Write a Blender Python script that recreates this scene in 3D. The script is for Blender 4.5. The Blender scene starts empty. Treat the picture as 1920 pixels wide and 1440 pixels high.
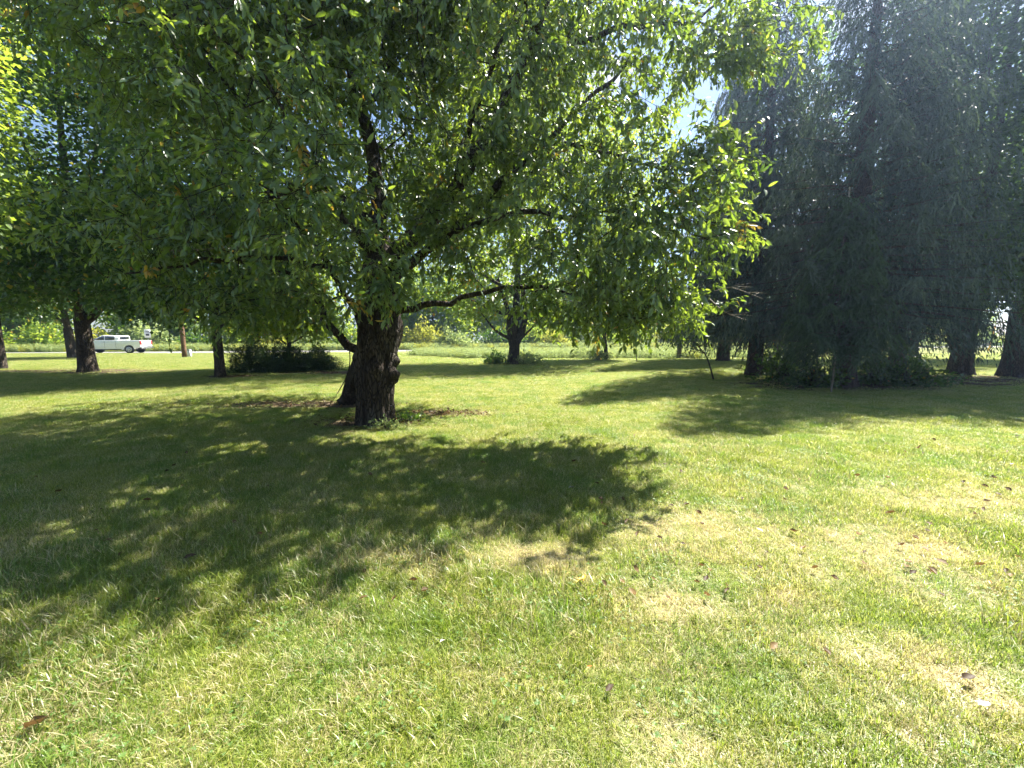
import bpy, math, random
import numpy as np
from mathutils import Vector, Matrix, noise as mnoise

# ------------------------------------------------------------------ camera, sky, sun, exposure
S = bpy.context.scene
COL = S.collection
CAM_H, PITCH, FPX = 1.6, math.radians(6.54), 750.0
cd = bpy.data.cameras.new('camera'); cd.sensor_width = 36.0; cd.lens = FPX / 1920 * 36
cd.clip_start = 0.05; cd.clip_end = 3000
cam = bpy.data.objects.new('camera', cd); COL.objects.link(cam)
cam.location = (0, 0, CAM_H); cam.rotation_euler = (math.radians(90) - PITCH, 0, 0)
S.camera = cam

SUN_AZ, SUN_EL = math.radians(50), math.radians(55)          # azimuth to the right of the view direction (+Y)
SUND = Vector((math.cos(SUN_EL) * math.sin(SUN_AZ), math.cos(SUN_EL) * math.cos(SUN_AZ), math.sin(SUN_EL)))
sl = bpy.data.lights.new('sun', 'SUN'); sl.energy = 5.0; sl.angle = math.radians(0.5); sl.color = (1.0, 0.95, 0.85)
sun = bpy.data.objects.new('sun', sl); COL.objects.link(sun)
sun.rotation_euler = (-SUND).to_track_quat('-Z', 'Y').to_euler(); sun.location = (20, 17, 38)

W = bpy.data.worlds.new('World'); S.world = W; W.use_nodes = True
nt = W.node_tree; nt.nodes.clear()
def N(nt, t, **k):
    n = nt.nodes.new(t)
    for a, v in k.items():
        if a in n.inputs.keys() if isinstance(a, str) else False: n.inputs[a].default_value = v
        else: setattr(n, a, v)
    return n
L_ = lambda nt, a, b: nt.links.new(a, b)
wo = N(nt, 'ShaderNodeOutputWorld'); bg = N(nt, 'ShaderNodeBackground'); bg.inputs['Strength'].default_value = 0.05
sky = N(nt, 'ShaderNodeTexSky'); sky.sky_type = 'NISHITA'; sky.sun_disc = False
sky.sun_elevation = SUN_EL; sky.sun_rotation = SUN_AZ; sky.air_density = 1.0; sky.dust_density = 0.6; sky.ozone_density = 1.2
tc = N(nt, 'ShaderNodeTexCoord'); mp = N(nt, 'ShaderNodeMapping'); mp.inputs['Scale'].default_value = (1, 1, 2.6); mp.inputs['Location'].default_value = (1.35, 0.4, 0.2)
nz = N(nt, 'ShaderNodeTexNoise'); nz.inputs['Scale'].default_value = 3.4; nz.inputs['Detail'].default_value = 9; nz.inputs['Roughness'].default_value = 0.55
cr = N(nt, 'ShaderNodeValToRGB'); cr.color_ramp.elements[0].position = 0.55; cr.color_ramp.elements[1].position = 0.68
mx = N(nt, 'ShaderNodeMix'); mx.data_type = 'RGBA'; mx.inputs[7].default_value = (5.0, 5.2, 5.6, 1)
L_(nt, tc.outputs['Generated'], mp.inputs['Vector']); L_(nt, mp.outputs[0], nz.inputs['Vector']); L_(nt, nz.outputs['Fac'], cr.inputs[0])
L_(nt, cr.outputs[0], mx.inputs[0]); L_(nt, sky.outputs[0], mx.inputs[6]); L_(nt, mx.outputs[2], bg.inputs['Color']); L_(nt, bg.outputs[0], wo.inputs['Surface'])

vs = S.view_settings; vs.view_transform = 'Standard'; vs.look = 'None'; vs.gamma = 1; vs.use_curve_mapping = False
vs.exposure = 2.22
cy = S.cycles
cy.max_bounces = 4; cy.diffuse_bounces = 3; cy.glossy_bounces = 2; cy.transmission_bounces = 3; cy.adaptive_threshold = 0.03; cy.transparent_max_bounces = 4
cy.caustics_reflective = False; cy.caustics_refractive = False; cy.use_denoising = True; cy.sample_clamp_indirect = 6

# ------------------------------------------------------------------ helpers
SP, CP = math.sin(PITCH), math.cos(PITCH)
def at(px, py, Y):
    """world point at forward distance Y that shows at photograph pixel (px, py)"""
    r, u = (px - 960) / FPX, -(py - 720) / FPX
    t = Y / (CP + u * SP)
    return np.array((r * t, Y, CAM_H + t * (u * CP - SP)))
def gr(px, py):
    """ground point that shows at photograph pixel (px, py)"""
    r, u = (px - 960) / FPX, -(py - 720) / FPX
    t = CAM_H / (SP - u * CP)
    return np.array((r * t, t * (CP + u * SP), 0.0))
RNG = np.random.default_rng(7)
def nrm(v): return v / np.maximum(np.linalg.norm(v, axis=-1, keepdims=True), 1e-9)

def raw_mesh(name, V, F, attrs=None, smooth=False):
    """V (n,3); F list of (m,k) int arrays; attrs {name: per-vertex float}"""
    V = np.asarray(V, np.float32); me = bpy.data.meshes.new(name)
    F = [np.asarray(f, np.int32) for f in (F if isinstance(F, list) else [F]) if len(f)]
    me.vertices.add(len(V)); me.vertices.foreach_set('co', V.ravel())
    loops = np.concatenate([f.ravel() for f in F]); tot = np.concatenate([np.full(len(f), f.shape[1], np.int32) for f in F])
    me.loops.add(len(loops)); me.loops.foreach_set('vertex_index', loops)
    me.polygons.add(len(tot)); me.polygons.foreach_set('loop_start', np.concatenate([[0], np.cumsum(tot)[:-1]]).astype(np.int32))
    if smooth: me.polygons.foreach_set('use_smooth', np.ones(len(tot), bool))
    me.update(calc_edges=True)
    for k, a in (attrs or {}).items():
        at_ = me.attributes.new(k, 'FLOAT', 'POINT'); at_.data.foreach_set('value', np.asarray(a, np.float32))
    return me
def link(name, me, mat, parent=None, col=None):
    o = bpy.data.objects.new(name, me)
    if mat is not None and not me.materials: me.materials.append(mat)
    (col or COL).objects.link(o)
    if parent is not None: o.parent = parent
    return o
def tag(o, label=None, cat=None, group=None, kind=None):
    for k, v in (('label', label), ('category', cat), ('group', group), ('kind', kind)):
        if v: o[k] = v
    return o
def thing(name, loc, label, cat, group=None, rz=0):
    o = bpy.data.objects.new(name, None); COL.objects.link(o); o.location = [float(c) for c in loc]; o.rotation_euler.z = rz
    o.empty_display_size = 0.2
    return tag(o, label, cat, group)

class MB:
    """collects shapes into one mesh"""
    def __init__(s): s.V = []; s.F = {3: [], 4: []}; s.n = 0
    def add(s, V, F):
        V = np.asarray(V, float); s.V.append(V)
        for f in F: s.F.setdefault(len(f), []).append([i + s.n for i in f])
        s.n += len(V); return s
    def box(s, c, d, bev=0.0):
        c = np.array(c, float); h = np.array(d, float) / 2
        if bev <= 0:
            V = [(x, y, z) for x in (-1, 1) for y in (-1, 1) for z in (-1, 1)]
            return s.add(np.array(V) * h + c, [(0, 1, 3, 2), (4, 6, 7, 5), (0, 4, 5, 1), (2, 3, 7, 6), (0, 2, 6, 4), (1, 5, 7, 3)])
        b = min(bev, h.min() * .9); hx, hy, hz = h; o = []
        ring = [(hx - b, hy), (hx, hy - b), (hx, -hy + b), (hx - b, -hy), (-hx + b, -hy), (-hx, -hy + b), (-hx, hy - b), (-hx + b, hy)]
        ins = [(x * (1 - b / hx), y * (1 - b / hy)) for x, y in ring]
        for z, R in ((-hz, ins), (-hz + b, ring), (hz - b, ring), (hz, ins)): o += [(x, y, z) for x, y in R]
        F = [tuple(range(7, -1, -1))[::-1][::-1], tuple(range(24, 32))[::-1]]
        for k in range(3):
            for i in range(8):
                j = (i + 1) % 8; F.append((k * 8 + j, k * 8 + i, k * 8 + 8 + i, k * 8 + 8 + j))
        return s.add(np.array(o) + c, F)
    def tube(s, P, R, k=8, cap=True):
        P = np.asarray(P, float); R = np.broadcast_to(np.asarray(R, float), (len(P),))
        T = nrm(np.gradient(P, axis=0)); V = []
        ref = np.array((0.3, 0.2, 1.0)) if abs(T[0, 2]) < .9 else np.array((1, .1, 0))
        for p, t, r in zip(P, T, R):
            u = nrm(np.cross(t, ref)); v = np.cross(t, u)
            for i in range(k):
                a = 2 * math.pi * i / k; V.append(p + r * (math.cos(a) * u + math.sin(a) * v))
        F = []
        for j in range(len(P) - 1):
            for i in range(k):
                i2 = (i + 1) % k; F.append((j * k + i, j * k + i2, (j + 1) * k + i2, (j + 1) * k + i))
        if cap: F += [tuple(range(k))[::-1], tuple(range((len(P) - 1) * k, len(P) * k))]
        return s.add(V, F)
    def prism(s, prof, y0, y1):
        n = len(prof); V = [(x, y0, z) for x, z in prof] + [(x, y1, z) for x, z in prof]
        return s.add(V, [tuple(range(n)), tuple(range(n, 2 * n))[::-1]] + [((i + 1) % n, i, n + i, n + (i + 1) % n) for i in range(n)])
    def build(s, name, mat, parent=None, smooth=False):
        return link(name, raw_mesh(name, np.concatenate(s.V), [np.array(f) for f in s.F.values() if f], smooth=smooth), mat, parent)

# ------------------------------------------------------------------ materials
def mat_new(name):
    m = bpy.data.materials.new(name); m.use_nodes = True; t = m.node_tree; t.nodes.clear()
    return m, t, t.nodes.new('ShaderNodeOutputMaterial')
def ramp(t, stops, inp, interp='LINEAR'):
    r = t.nodes.new('ShaderNodeValToRGB'); e = r.color_ramp.elements; r.color_ramp.interpolation = interp
    while len(e) < len(stops): e.new(0.5)
    for x, (p, c) in zip(e, stops): x.position = p; x.color = (*c, 1)
    L_(t, inp, r.inputs[0]); return r.outputs[0]
def mixc(t, fac, a, b, mode='MIX'):
    m = t.nodes.new('ShaderNodeMix'); m.data_type = 'RGBA'; m.blend_type = mode
    for i, v in ((0, fac), (6, a), (7, b)):
        if isinstance(v, (int, float)): m.inputs[i].default_value = v
        elif isinstance(v, tuple): m.inputs[i].default_value = (*v, 1)
        else: L_(t, v, m.inputs[i])
    return m.outputs[2]
def pnoise(t, scale, detail=3, vec=None, rough=.55):
    n = t.nodes.new('ShaderNodeTexNoise'); n.inputs['Scale'].default_value = scale; n.inputs['Detail'].default_value = detail; n.inputs['Roughness'].default_value = rough
    if vec is None:
        g = t.nodes.new('ShaderNodeNewGeometry'); vec = g.outputs['Position']
    L_(t, vec, n.inputs['Vector']); return n.outputs['Fac']
def attr(t, name):
    a = t.nodes.new('ShaderNodeAttribute'); a.attribute_name = name; return a.outputs['Fac']
def sheet_shader(t, out, col, tcol, tw, rough, spec):
    """a thin leaf: principled front with light coming through from behind"""
    p = t.nodes.new('ShaderNodeBsdfPrincipled'); p.inputs['Roughness'].default_value = rough; p.inputs['Specular IOR Level'].default_value = spec
    tr = t.nodes.new('ShaderNodeBsdfTranslucent'); m = t.nodes.new('ShaderNodeMixShader'); m.inputs[0].default_value = tw
    L_(t, col, p.inputs['Base Color']); L_(t, tcol, tr.inputs['Color']); L_(t, p.outputs[0], m.inputs[1]); L_(t, tr.outputs[0], m.inputs[2]); L_(t, m.outputs[0], out.inputs['Surface'])
def leaf_mat(name, lo, hi, tlo, thi, yellow=0.0, tw=.42, rough=.38, spec=.5):
    m, t, o = mat_new(name); r = attr(t, 'rnd')
    st = [(0, lo), (.9 - yellow, hi)]; ts = [(0, tlo), (.9 - yellow, thi)]
    if yellow: st += [(.985 - yellow, hi), (1 - yellow * .8, (.30, .22, .03)), (1, (.34, .15, .03))]; ts += [(.985 - yellow, thi), (1 - yellow * .8, (.62, .46, .04)), (1, (.6, .3, .04))]
    else: st += [(1, hi)]; ts += [(1, thi)]
    sheet_shader(t, o, ramp(t, st, r), ramp(t, ts, r), tw, rough, spec); return m
M_CHERRY = leaf_mat('cherry_leaf', (.038, .075, .034), (.085, .14, .06), (.18, .31, .02), (.42, .54, .05), yellow=.035, tw=.40, rough=.36, spec=.7)
M_MAPLE = leaf_mat('maple_leaf', (.024, .058, .018), (.05, .10, .028), (.09, .20, .015), (.22, .38, .03), yellow=.01, tw=.36, rough=.42)
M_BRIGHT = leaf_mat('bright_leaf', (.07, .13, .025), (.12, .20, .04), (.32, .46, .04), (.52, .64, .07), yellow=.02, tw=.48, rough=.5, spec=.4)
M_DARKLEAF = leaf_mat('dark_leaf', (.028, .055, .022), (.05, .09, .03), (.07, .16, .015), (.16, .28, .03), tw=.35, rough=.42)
M_NEEDLE = leaf_mat('spruce_needles', (.022, .042, .044), (.095, .125, .105), (.05, .09, .035), (.12, .17, .06), tw=.22, rough=.6, spec=.2)  # bluish cast of the lens veil is put into the needle colour
M_YEW = leaf_mat('juniper_needles', (.022, .045, .022), (.045, .085, .035), (.05, .1, .02), (.12, .2, .03), tw=.22, rough=.5, spec=.4)
M_WEED = leaf_mat('weed_leaf', (.13, .19, .07), (.26, .32, .15), (.3, .4, .1), (.5, .58, .2), yellow=.0, tw=.42, rough=.6, spec=.3)
M_GOLD = leaf_mat('goldenrod_leaf', (.16, .20, .04), (.34, .33, .05), (.4, .45, .06), (.6, .6, .08), tw=.42, rough=.6, spec=.3)
M_DRYLEAF = leaf_mat('dry_leaf', (.045, .028, .013), (.17, .11, .045), (.12, .06, .02), (.25, .14, .05), tw=.25, rough=.6, spec=.3)

def bark_mat(name, c0, c1, c2, sc=7.0, bump=1.0):
    m, t, o = mat_new(name); p = t.nodes.new('ShaderNodeBsdfPrincipled'); p.inputs['Roughness'].default_value = .85; p.inputs['Specular IOR Level'].default_value = .25
    tc = t.nodes.new('ShaderNodeTexCoord'); mp = t.nodes.new('ShaderNodeMapping'); mp.inputs['Scale'].default_value = (1, 1, .28); L_(t, tc.outputs['Object'], mp.inputs['Vector'])
    n1 = pnoise(t, sc, 8, mp.outputs[0], .65); n2 = pnoise(t, sc * 3.2, 6, mp.outputs[0], .7); n3 = pnoise(t, 1.6, 3, tc.outputs['Object'])
    c = mixc(t, n2, c0, c1); c = mixc(t, ramp(t, [(.42, (0, 0, 0)), (.62, (1, 1, 1))], n1), c0, c); c = mixc(t, ramp(t, [(.5, (0, 0, 0)), (.68, (.7, .7, .7))], n3), c, c2)
    ad = t.nodes.new('ShaderNodeMath'); ad.operation = 'MULTIPLY_ADD'; L_(t, n1, ad.inputs[0]); ad.inputs[1].default_value = 2.0; L_(t, n2, ad.inputs[2])
    wv = t.nodes.new('ShaderNodeVectorMath'); wv.operation = 'MULTIPLY_ADD'; nv = t.nodes.new('ShaderNodeTexNoise'); nv.inputs['Scale'].default_value = sc * .9; L_(t, mp.outputs[0], nv.inputs['Vector']); L_(t, nv.outputs['Color'], wv.inputs[0]); wv.inputs[1].default_value = (.09, .09, .09); L_(t, mp.outputs[0], wv.inputs[2])
    vo = t.nodes.new('ShaderNodeTexVoronoi'); vo.feature = 'DISTANCE_TO_EDGE'; vo.inputs['Scale'].default_value = sc * 3.0; L_(t, wv.outputs[0], vo.inputs['Vector'])
    ck = ramp(t, [(0, (0, 0, 0)), (.16, (1, 1, 1))], vo.outputs['Distance']); c = mixc(t, ck, tuple(x * .45 for x in c0), c)
    a2 = t.nodes.new('ShaderNodeMath'); a2.operation = 'MULTIPLY_ADD'; L_(t, ck, a2.inputs[0]); a2.inputs[1].default_value = .9; L_(t, ad.outputs[0], a2.inputs[2])
    b = t.nodes.new('ShaderNodeBump'); b.inputs['Strength'].default_value = bump; b.inputs['Distance'].default_value = .05; L_(t, a2.outputs[0], b.inputs['Height'])
    L_(t, b.outputs[0], p.inputs['Normal']); L_(t, c, p.inputs['Base Color']); L_(t, p.outputs[0], o.inputs['Surface']); return m
M_BARK = bark_mat('cherry_bark', (.035, .026, .02), (.13, .10, .08), (.13, .12, .095))
M_BARK2 = bark_mat('maple_bark', (.06, .045, .036), (.17, .135, .105), (.15, .13, .09), 6)
M_BARK3 = bark_mat('spruce_bark', (.06, .04, .032), (.16, .11, .085), (.16, .12, .10), 9)
M_TWIG = bark_mat('dead_twig_bark', (.22, .19, .16), (.38, .34, .29), (.3, .28, .24), 12, .3)
M_DEAD = bark_mat('dead_spruce_bark', (.14, .085, .06), (.30, .20, .15), (.26, .18, .14), 12, .3)
def plain(name, c, rough=.5, metal=0, spec=.5, nscale=None, namt=.25, coat=0):
    m, t, o = mat_new(name); p = t.nodes.new('ShaderNodeBsdfPrincipled'); p.inputs['Roughness'].default_value = rough; p.inputs['Metallic'].default_value = metal; p.inputs['Specular IOR Level'].default_value = spec
    p.inputs['Coat Weight'].default_value = coat
    n = pnoise(t, nscale or 8, 4); d = tuple(x * (1 - namt) for x in c)
    L_(t, mixc(t, n, c, d), p.inputs['Base Color']); L_(t, p.outputs[0], o.inputs['Surface']); return m

# lawn colours: greens broken by straw-coloured dry patches that have a place of their own in the lawn
def dry_field(t):
    a = pnoise(t, .55, 3); b = pnoise(t, 2.2, 4)
    g = t.nodes.new('ShaderNodeNewGeometry'); s = t.nodes.new('ShaderNodeSeparateXYZ'); L_(t, g.outputs['Position'], s.inputs[0])
    def gauss(cx, cy, rx, ry):
        n1 = t.nodes.new('ShaderNodeVectorMath'); n1.operation = 'SUBTRACT'; L_(t, g.outputs['Position'], n1.inputs[0]); n1.inputs[1].default_value = (cx, cy, 0)
        n2 = t.nodes.new('ShaderNodeVectorMath'); n2.operation = 'MULTIPLY'; L_(t, n1.outputs[0], n2.inputs[0]); n2.inputs[1].default_value = (1 / rx, 1 / ry, 0)
        n3 = t.nodes.new('ShaderNodeVectorMath'); n3.operation = 'LENGTH'; L_(t, n2.outputs[0], n3.inputs[0])
        r = t.nodes.new('ShaderNodeMapRange'); r.inputs[1].default_value = 1.0; r.inputs[2].default_value = .2; r.inputs[3].default_value = 0; r.inputs[4].default_value = 1; L_(t, n3.outputs['Value'], r.inputs[0]); return r.outputs[0]
    def mth(op, x, y):
        m = t.nodes.new('ShaderNodeMath'); m.operation = op
        for i, v in enumerate((x, y)):
            if isinstance(v, (int, float)): m.inputs[i].default_value = v
            else: L_(t, v, m.inputs[i])
        return m.outputs[0]
    spots = [(1.75, 3.1, 1.5, .75), (.15, 2.75, .8, .3), (2.9, 2.9, .9, .8), (.9, 2.25, .55, .25), (1.7, 2.3, .4, .22), (2.05, 1.75, .5, .35), (-.9, 2.75, .9, .25), (4.6, 3.9, 1.6, .7)]
    f = gauss(*spots[0])
    for q in spots[1:]: f = mth('MAXIMUM', f, gauss(*q))
    c_ = pnoise(t, 7, 3); base = mth('ADD', mth('ADD', mth('MULTIPLY', a, .30), mth('MULTIPLY', b, .40)), mth('MULTIPLY', c_, .30))
    return mth('ADD', base, mth('MULTIPLY', f, .15))
def grass_mat():
    m, t, o = mat_new('lawn_grass'); r = attr(t, 'rnd'); d = dry_field(t)
    def mth(op, x, y):
        q = t.nodes.new('ShaderNodeMath'); q.operation = op
        for i, v in enumerate((x, y)):
            if isinstance(v, (int, float)): q.inputs[i].default_value = v
            else: L_(t, v, q.inputs[i])
        return q.outputs[0]
    r2 = mth('FRACT', mth('MULTIPLY', r, 7.31), 0); cool = pnoise(t, 1.3, 3)
    g1 = ramp(t, [(0, (.10, .138, .018)), (.5, (.18, .22, .03)), (.85, (.28, .29, .062)), (1, (.44, .38, .17))], r)
    g2 = ramp(t, [(0, (.08, .135, .02)), (.6, (.135, .21, .032)), (1, (.22, .275, .06))], r)
    g = mixc(t, ramp(t, [(.42, (0, 0, 0)), (.62, (1, 1, 1))], cool), g1, g2)
    straw = ramp(t, [(0, (.20, .18, .08)), (.35, (.35, .30, .17)), (1, (.53, .47, .32))], r)
    df = ramp(t, [(.47, (0, 0, 0)), (.59, (1, 1, 1))], mth('ADD', d, mth('MULTIPLY', mth('SUBTRACT', r2, .66), .34)))
    c = mixc(t, df, g, straw)
    tcol = mixc(t, 1.0, c, (2.0, 2.15, 1.2), 'MULTIPLY')
    sheet_shader(t, o, c, tcol, .42, .38, .5); return m
M_GRASS = grass_mat()
def ground_mat():
    m, t, o = mat_new('lawn_ground'); p = t.nodes.new('ShaderNodeBsdfPrincipled'); p.inputs['Roughness'].default_value = .95; p.inputs['Specular IOR Level'].default_value = .1
    d = dry_field(t); f1 = pnoise(t, 30, 6, rough=.7); f2 = pnoise(t, 5, 5)
    g = ramp(t, [(.3, (.08, .11, .022)), (.5, (.14, .175, .04)), (.7, (.20, .22, .07))], f1)
    straw = ramp(t, [(.3, (.15, .115, .06)), (.55, (.30, .24, .13)), (.7, (.42, .35, .21))], f1)
    c = mixc(t, ramp(t, [(.48, (0, 0, 0)), (.64, (1, 1, 1))], d), g, straw)
    soil = ramp(t, [(.3, (.05, .035, .025)), (.6, (.12, .085, .058)), (.75, (.2, .15, .1))], f1)
    c = mixc(t, attr(t, 'bare'), c, soil)
    b = t.nodes.new('ShaderNodeBump'); b.inputs['Strength'].default_value = .8; b.inputs['Distance'].default_value = .03; L_(t, f1, b.inputs['Height']); L_(t, b.outputs[0], p.inputs['Normal'])
    L_(t, c, p.inputs['Base Color']); L_(t, p.outputs[0], o.inputs['Surface']); return m
M_GROUND = ground_mat()

# ------------------------------------------------------------------ the setting: ground and road
MAIN = gr(705, 795)
BARE = [(MAIN[0] - .2, MAIN[1] + .3, .9, .6), (MAIN[0] - 2.6, 9.6, 2.2, .6), (MAIN[0] + 1.0, 8.4, .8, .35), (11.2, 13.6, 3.4, 1.6), (19.5, 15.5, 6, 1.8), (14.5, 14.4, 4, 1.4), (-21, 19.5, 5, 1.6), (-11.8, 16.7, 1.0, .8), (-8.4, 18.6, 3, 1.0)]
def bare_at(x, y):
    b = np.zeros_like(x)
    for cx, cy_, rx, ry in BARE:
        d = np.hypot((x - cx) / rx, (y - cy_) / ry); b = np.maximum(b, np.clip(1.35 - d, 0, 1))
    n = np.sin(x * 3.1 + np.sin(y * 2.3) * 1.7) * np.sin(y * 3.7 + np.sin(x * 1.9) * 1.5) * .35
    return np.clip((b + n * (b > 0)) * 1.3, 0, 1)
gx = np.unique(np.concatenate([np.linspace(-30, 30, 161), np.linspace(-320, 320, 41)])); gy = np.unique(np.concatenate([np.linspace(0, 30, 101), np.linspace(30, 60, 31), np.linspace(-100, 600, 34)]))
X, Y = np.meshgrid(gx, gy); nx, ny = len(gx), len(gy)
idx = np.arange(nx * ny).reshape(ny, nx)
F = np.stack([idx[:-1, :-1], idx[:-1, 1:], idx[1:, 1:], idx[1:, :-1]], -1).reshape(-1, 4)
V = np.stack([X.ravel(), Y.ravel(), np.zeros(nx * ny)], -1)
tag(link('ground', raw_mesh('ground', V, F, {'bare': bare_at(X.ravel(), Y.ravel())}), M_GROUND), 'mown lawn of green and dry straw-coloured grass', kind='structure')
M_ROAD = plain('road_asphalt', (.21, .205, .195), .9, nscale=3)
def road_y(x): return 45.2 + .23 * (x + 41)      # the road slants away to the right
def strip(d0, d1, z): return [(-260, road_y(-260) + d0, z), (300, road_y(300) + d0, z), (300, road_y(300) + d1, z), (-260, road_y(-260) + d1, z)]
rd = MB(); rd.add(strip(-3.2, 3.2, .004), [(0, 1, 2, 3)]); ro = tag(rd.build('road', M_ROAD), 'grey country road beyond the lawn', kind='structure')
M_LINE = plain('road_paint', (.72, .70, .62), .7)
for d0 in (-2.95, 2.85): q = MB(); q.add(strip(d0, d0 + .12, .008), [(0, 1, 2, 3)]); q.build('edge_line', M_LINE, ro)

# ------------------------------------------------------------------ foliage kit
TPL_LONG = (np.array([(0, 0, 0), (.28, -.40, .05), (.30, 0, -.02), (.28, .40, .05), (.66, -.34, .02), (.68, 0, -.05), (.66, .34, .02), (1, 0, -.14)]),
            np.array([(0, 1, 2), (0, 2, 3), (1, 4, 2), (4, 5, 2), (2, 5, 3), (5, 6, 3), (4, 7, 5), (5, 7, 6)]))
TPL_OVAL = (np.array([(0, 0, 0), (.42, -.5, .08), (.5, 0, -.03), (.42, .5, .08), (1, 0, -.08)]), np.array([(0, 1, 2), (0, 2, 3), (1, 4, 2), (2, 4, 3)]))
TPL_SIMPLE = (np.array([(0, 0, 0), (.45, -.5, .07), (1, 0, -.05), (.45, .5, .07)]), np.array([(0, 1, 2), (0, 2, 3)]))
TPL_NEEDLE = (np.array([(0, -.5, 0), (0, .5, 0), (1, 0, -.06)]), np.array([(0, 1, 2)]))
def leaf_frames(axis, nhint):
    a = nrm(axis); s = nrm(np.cross(nhint, a)); n = np.cross(a, s); return a, s, n
def leaf_mesh_arrays(pos, axis, nhint, L, Wd, tpl, rnd):
    a, s, n = leaf_frames(axis, nhint); T, Fc = tpl; k = len(T); m = len(pos)
    L = L[:, None, None]; Wd = Wd[:, None, None]
    V = pos[:, None, :] + T[None, :, 0:1] * L * a[:, None, :] + T[None, :, 1:2] * Wd * s[:, None, :] + T[None, :, 2:3] * L * n[:, None, :]
    Fo = (Fc[None] + (np.arange(m) * k)[:, None, None]).reshape(-1, 3)
    return V.reshape(-1, 3), Fo, np.repeat(rnd, k)

def curve(P, n):
    """Catmull-Rom through P resampled to n points"""
    P = np.asarray(P, float); Q = np.vstack([2 * P[0] - P[1], P, 2 * P[-1] - P[-2]]); out = []
    for t in np.linspace(0, len(P) - 1 - 1e-6, n):
        i = int(t); f = t - i; p0, p1, p2, p3 = Q[i:i + 4]
        out.append(.5 * (2 * p1 + (p2 - p0) * f + (2 * p0 - 5 * p1 + 4 * p2 - p3) * f * f + (3 * p1 - p0 - 3 * p2 + p3) * f ** 3))
    return np.array(out)

class Skel:
    def __init__(s): s.P = []; s.par = []; s.len = []; s.hand = []; s.r = []
    def limb(s, pts, r0, r1, step=.25, attach=None, jit=.0, rng=RNG):
        pts = np.asarray(pts, float); n = max(4, int(np.linalg.norm(np.diff(pts, axis=0), axis=1).sum() / step)); C = curve(pts, n)
        if jit: C[1:-1] += rng.normal(0, jit, (n - 2, 3))
        par = -1 if not s.P else int(np.argmin(np.linalg.norm(np.array(s.P) - C[0], axis=1))) if attach is None else attach
        R = r0 + (r1 - r0) * np.linspace(0, 1, n) ** .85
        for c, r in zip(C, R):
            base = s.len[par] + np.linalg.norm(c - s.P[par]) if par >= 0 else 0
            s.P.append(c); s.par.append(par); s.len.append(base); s.hand.append(True); s.r.append(r); par = len(s.P) - 1
        return C
    def grow(s, T, bias=.18, step=.3, droop=.05, rng=RNG, minz=None):
        P0 = np.array(s.P); d0 = np.min(np.linalg.norm(T[:, None] - P0[None], axis=2), axis=1) if len(T) * len(P0) < 4e6 else np.linalg.norm(T - T.mean(0), axis=1)
        cap = len(s.P) + len(T) * 14; P = np.zeros((cap, 3)); ln = np.zeros(cap); m = len(s.P); P[:m] = s.P; ln[:m] = s.len
        par = list(s.par); tips = []
        for t in T[np.argsort(d0)]:
            dd = np.linalg.norm(P[:m] - t, axis=1); i = int(np.argmin(dd + bias * ln[:m])); D = dd[i]
            k = max(1, min(12, int(D / step))); a = P[i].copy(); prev = i
            side = rng.normal(0, .10 * D, 3); side[2] += .10 * D
            for j in range(1, k + 1):
                f = j / k; q = a + (t - a) * f + side * math.sin(math.pi * f) * .8; q[2] -= droop * D * f * f * (1 - f)
                if j < k: q += rng.normal(0, .02, 3)
                P[m] = q; ln[m] = ln[prev] + np.linalg.norm(q - P[prev]); par.append(prev); prev = m; m += 1
            tips.append(prev)
        s.P = list(P[:m]); s.par = par; s.len = list(ln[:m]); h = len(s.hand); s.hand += [False] * (m - h); s.r += [0] * (m - h)
        return np.array(tips)
    def tubes(s, rtip=.004, e=2.2, skip_hand=False):
        P = np.array(s.P); par = np.array(s.par); m = len(P); acc = np.zeros(m); best = np.full(m, -1); bw = np.zeros(m)
        r = np.zeros(m)
        for i in range(m - 1, -1, -1):
            r[i] = max(acc[i] ** (1 / e), rtip)
            if s.hand[i]: r[i] = s.r[i]
            p = par[i]
            if p >= 0:
                acc[p] += r[i] ** e
                if r[i] + (10 if s.hand[i] else 0) > bw[p]: bw[p] = r[i] + (10 if s.hand[i] else 0); best[p] = i
        # a grown branch is never thicker than the limb that carries it
        for i in range(m):
            if par[i] >= 0 and not s.hand[i]: r[i] = min(r[i], r[par[i]] * .92)
        tan = np.zeros((m, 3))
        for i in range(m):
            p = par[i]; d = P[i] - P[p] if p >= 0 else P[best[i]] - P[i] if best[i] >= 0 else np.array((0, 0, 1.))
            if best[i] >= 0: d = nrm(d) + nrm(P[best[i]] - P[i])
            tan[i] = d
        tan = nrm(tan); s.rad = r
        out = []
        ed = np.array([i for i in range(m) if par[i] >= 0 and not (skip_hand and s.hand[i] and s.hand[par[i]])])
        return P, par, r, tan, best, ed
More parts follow.
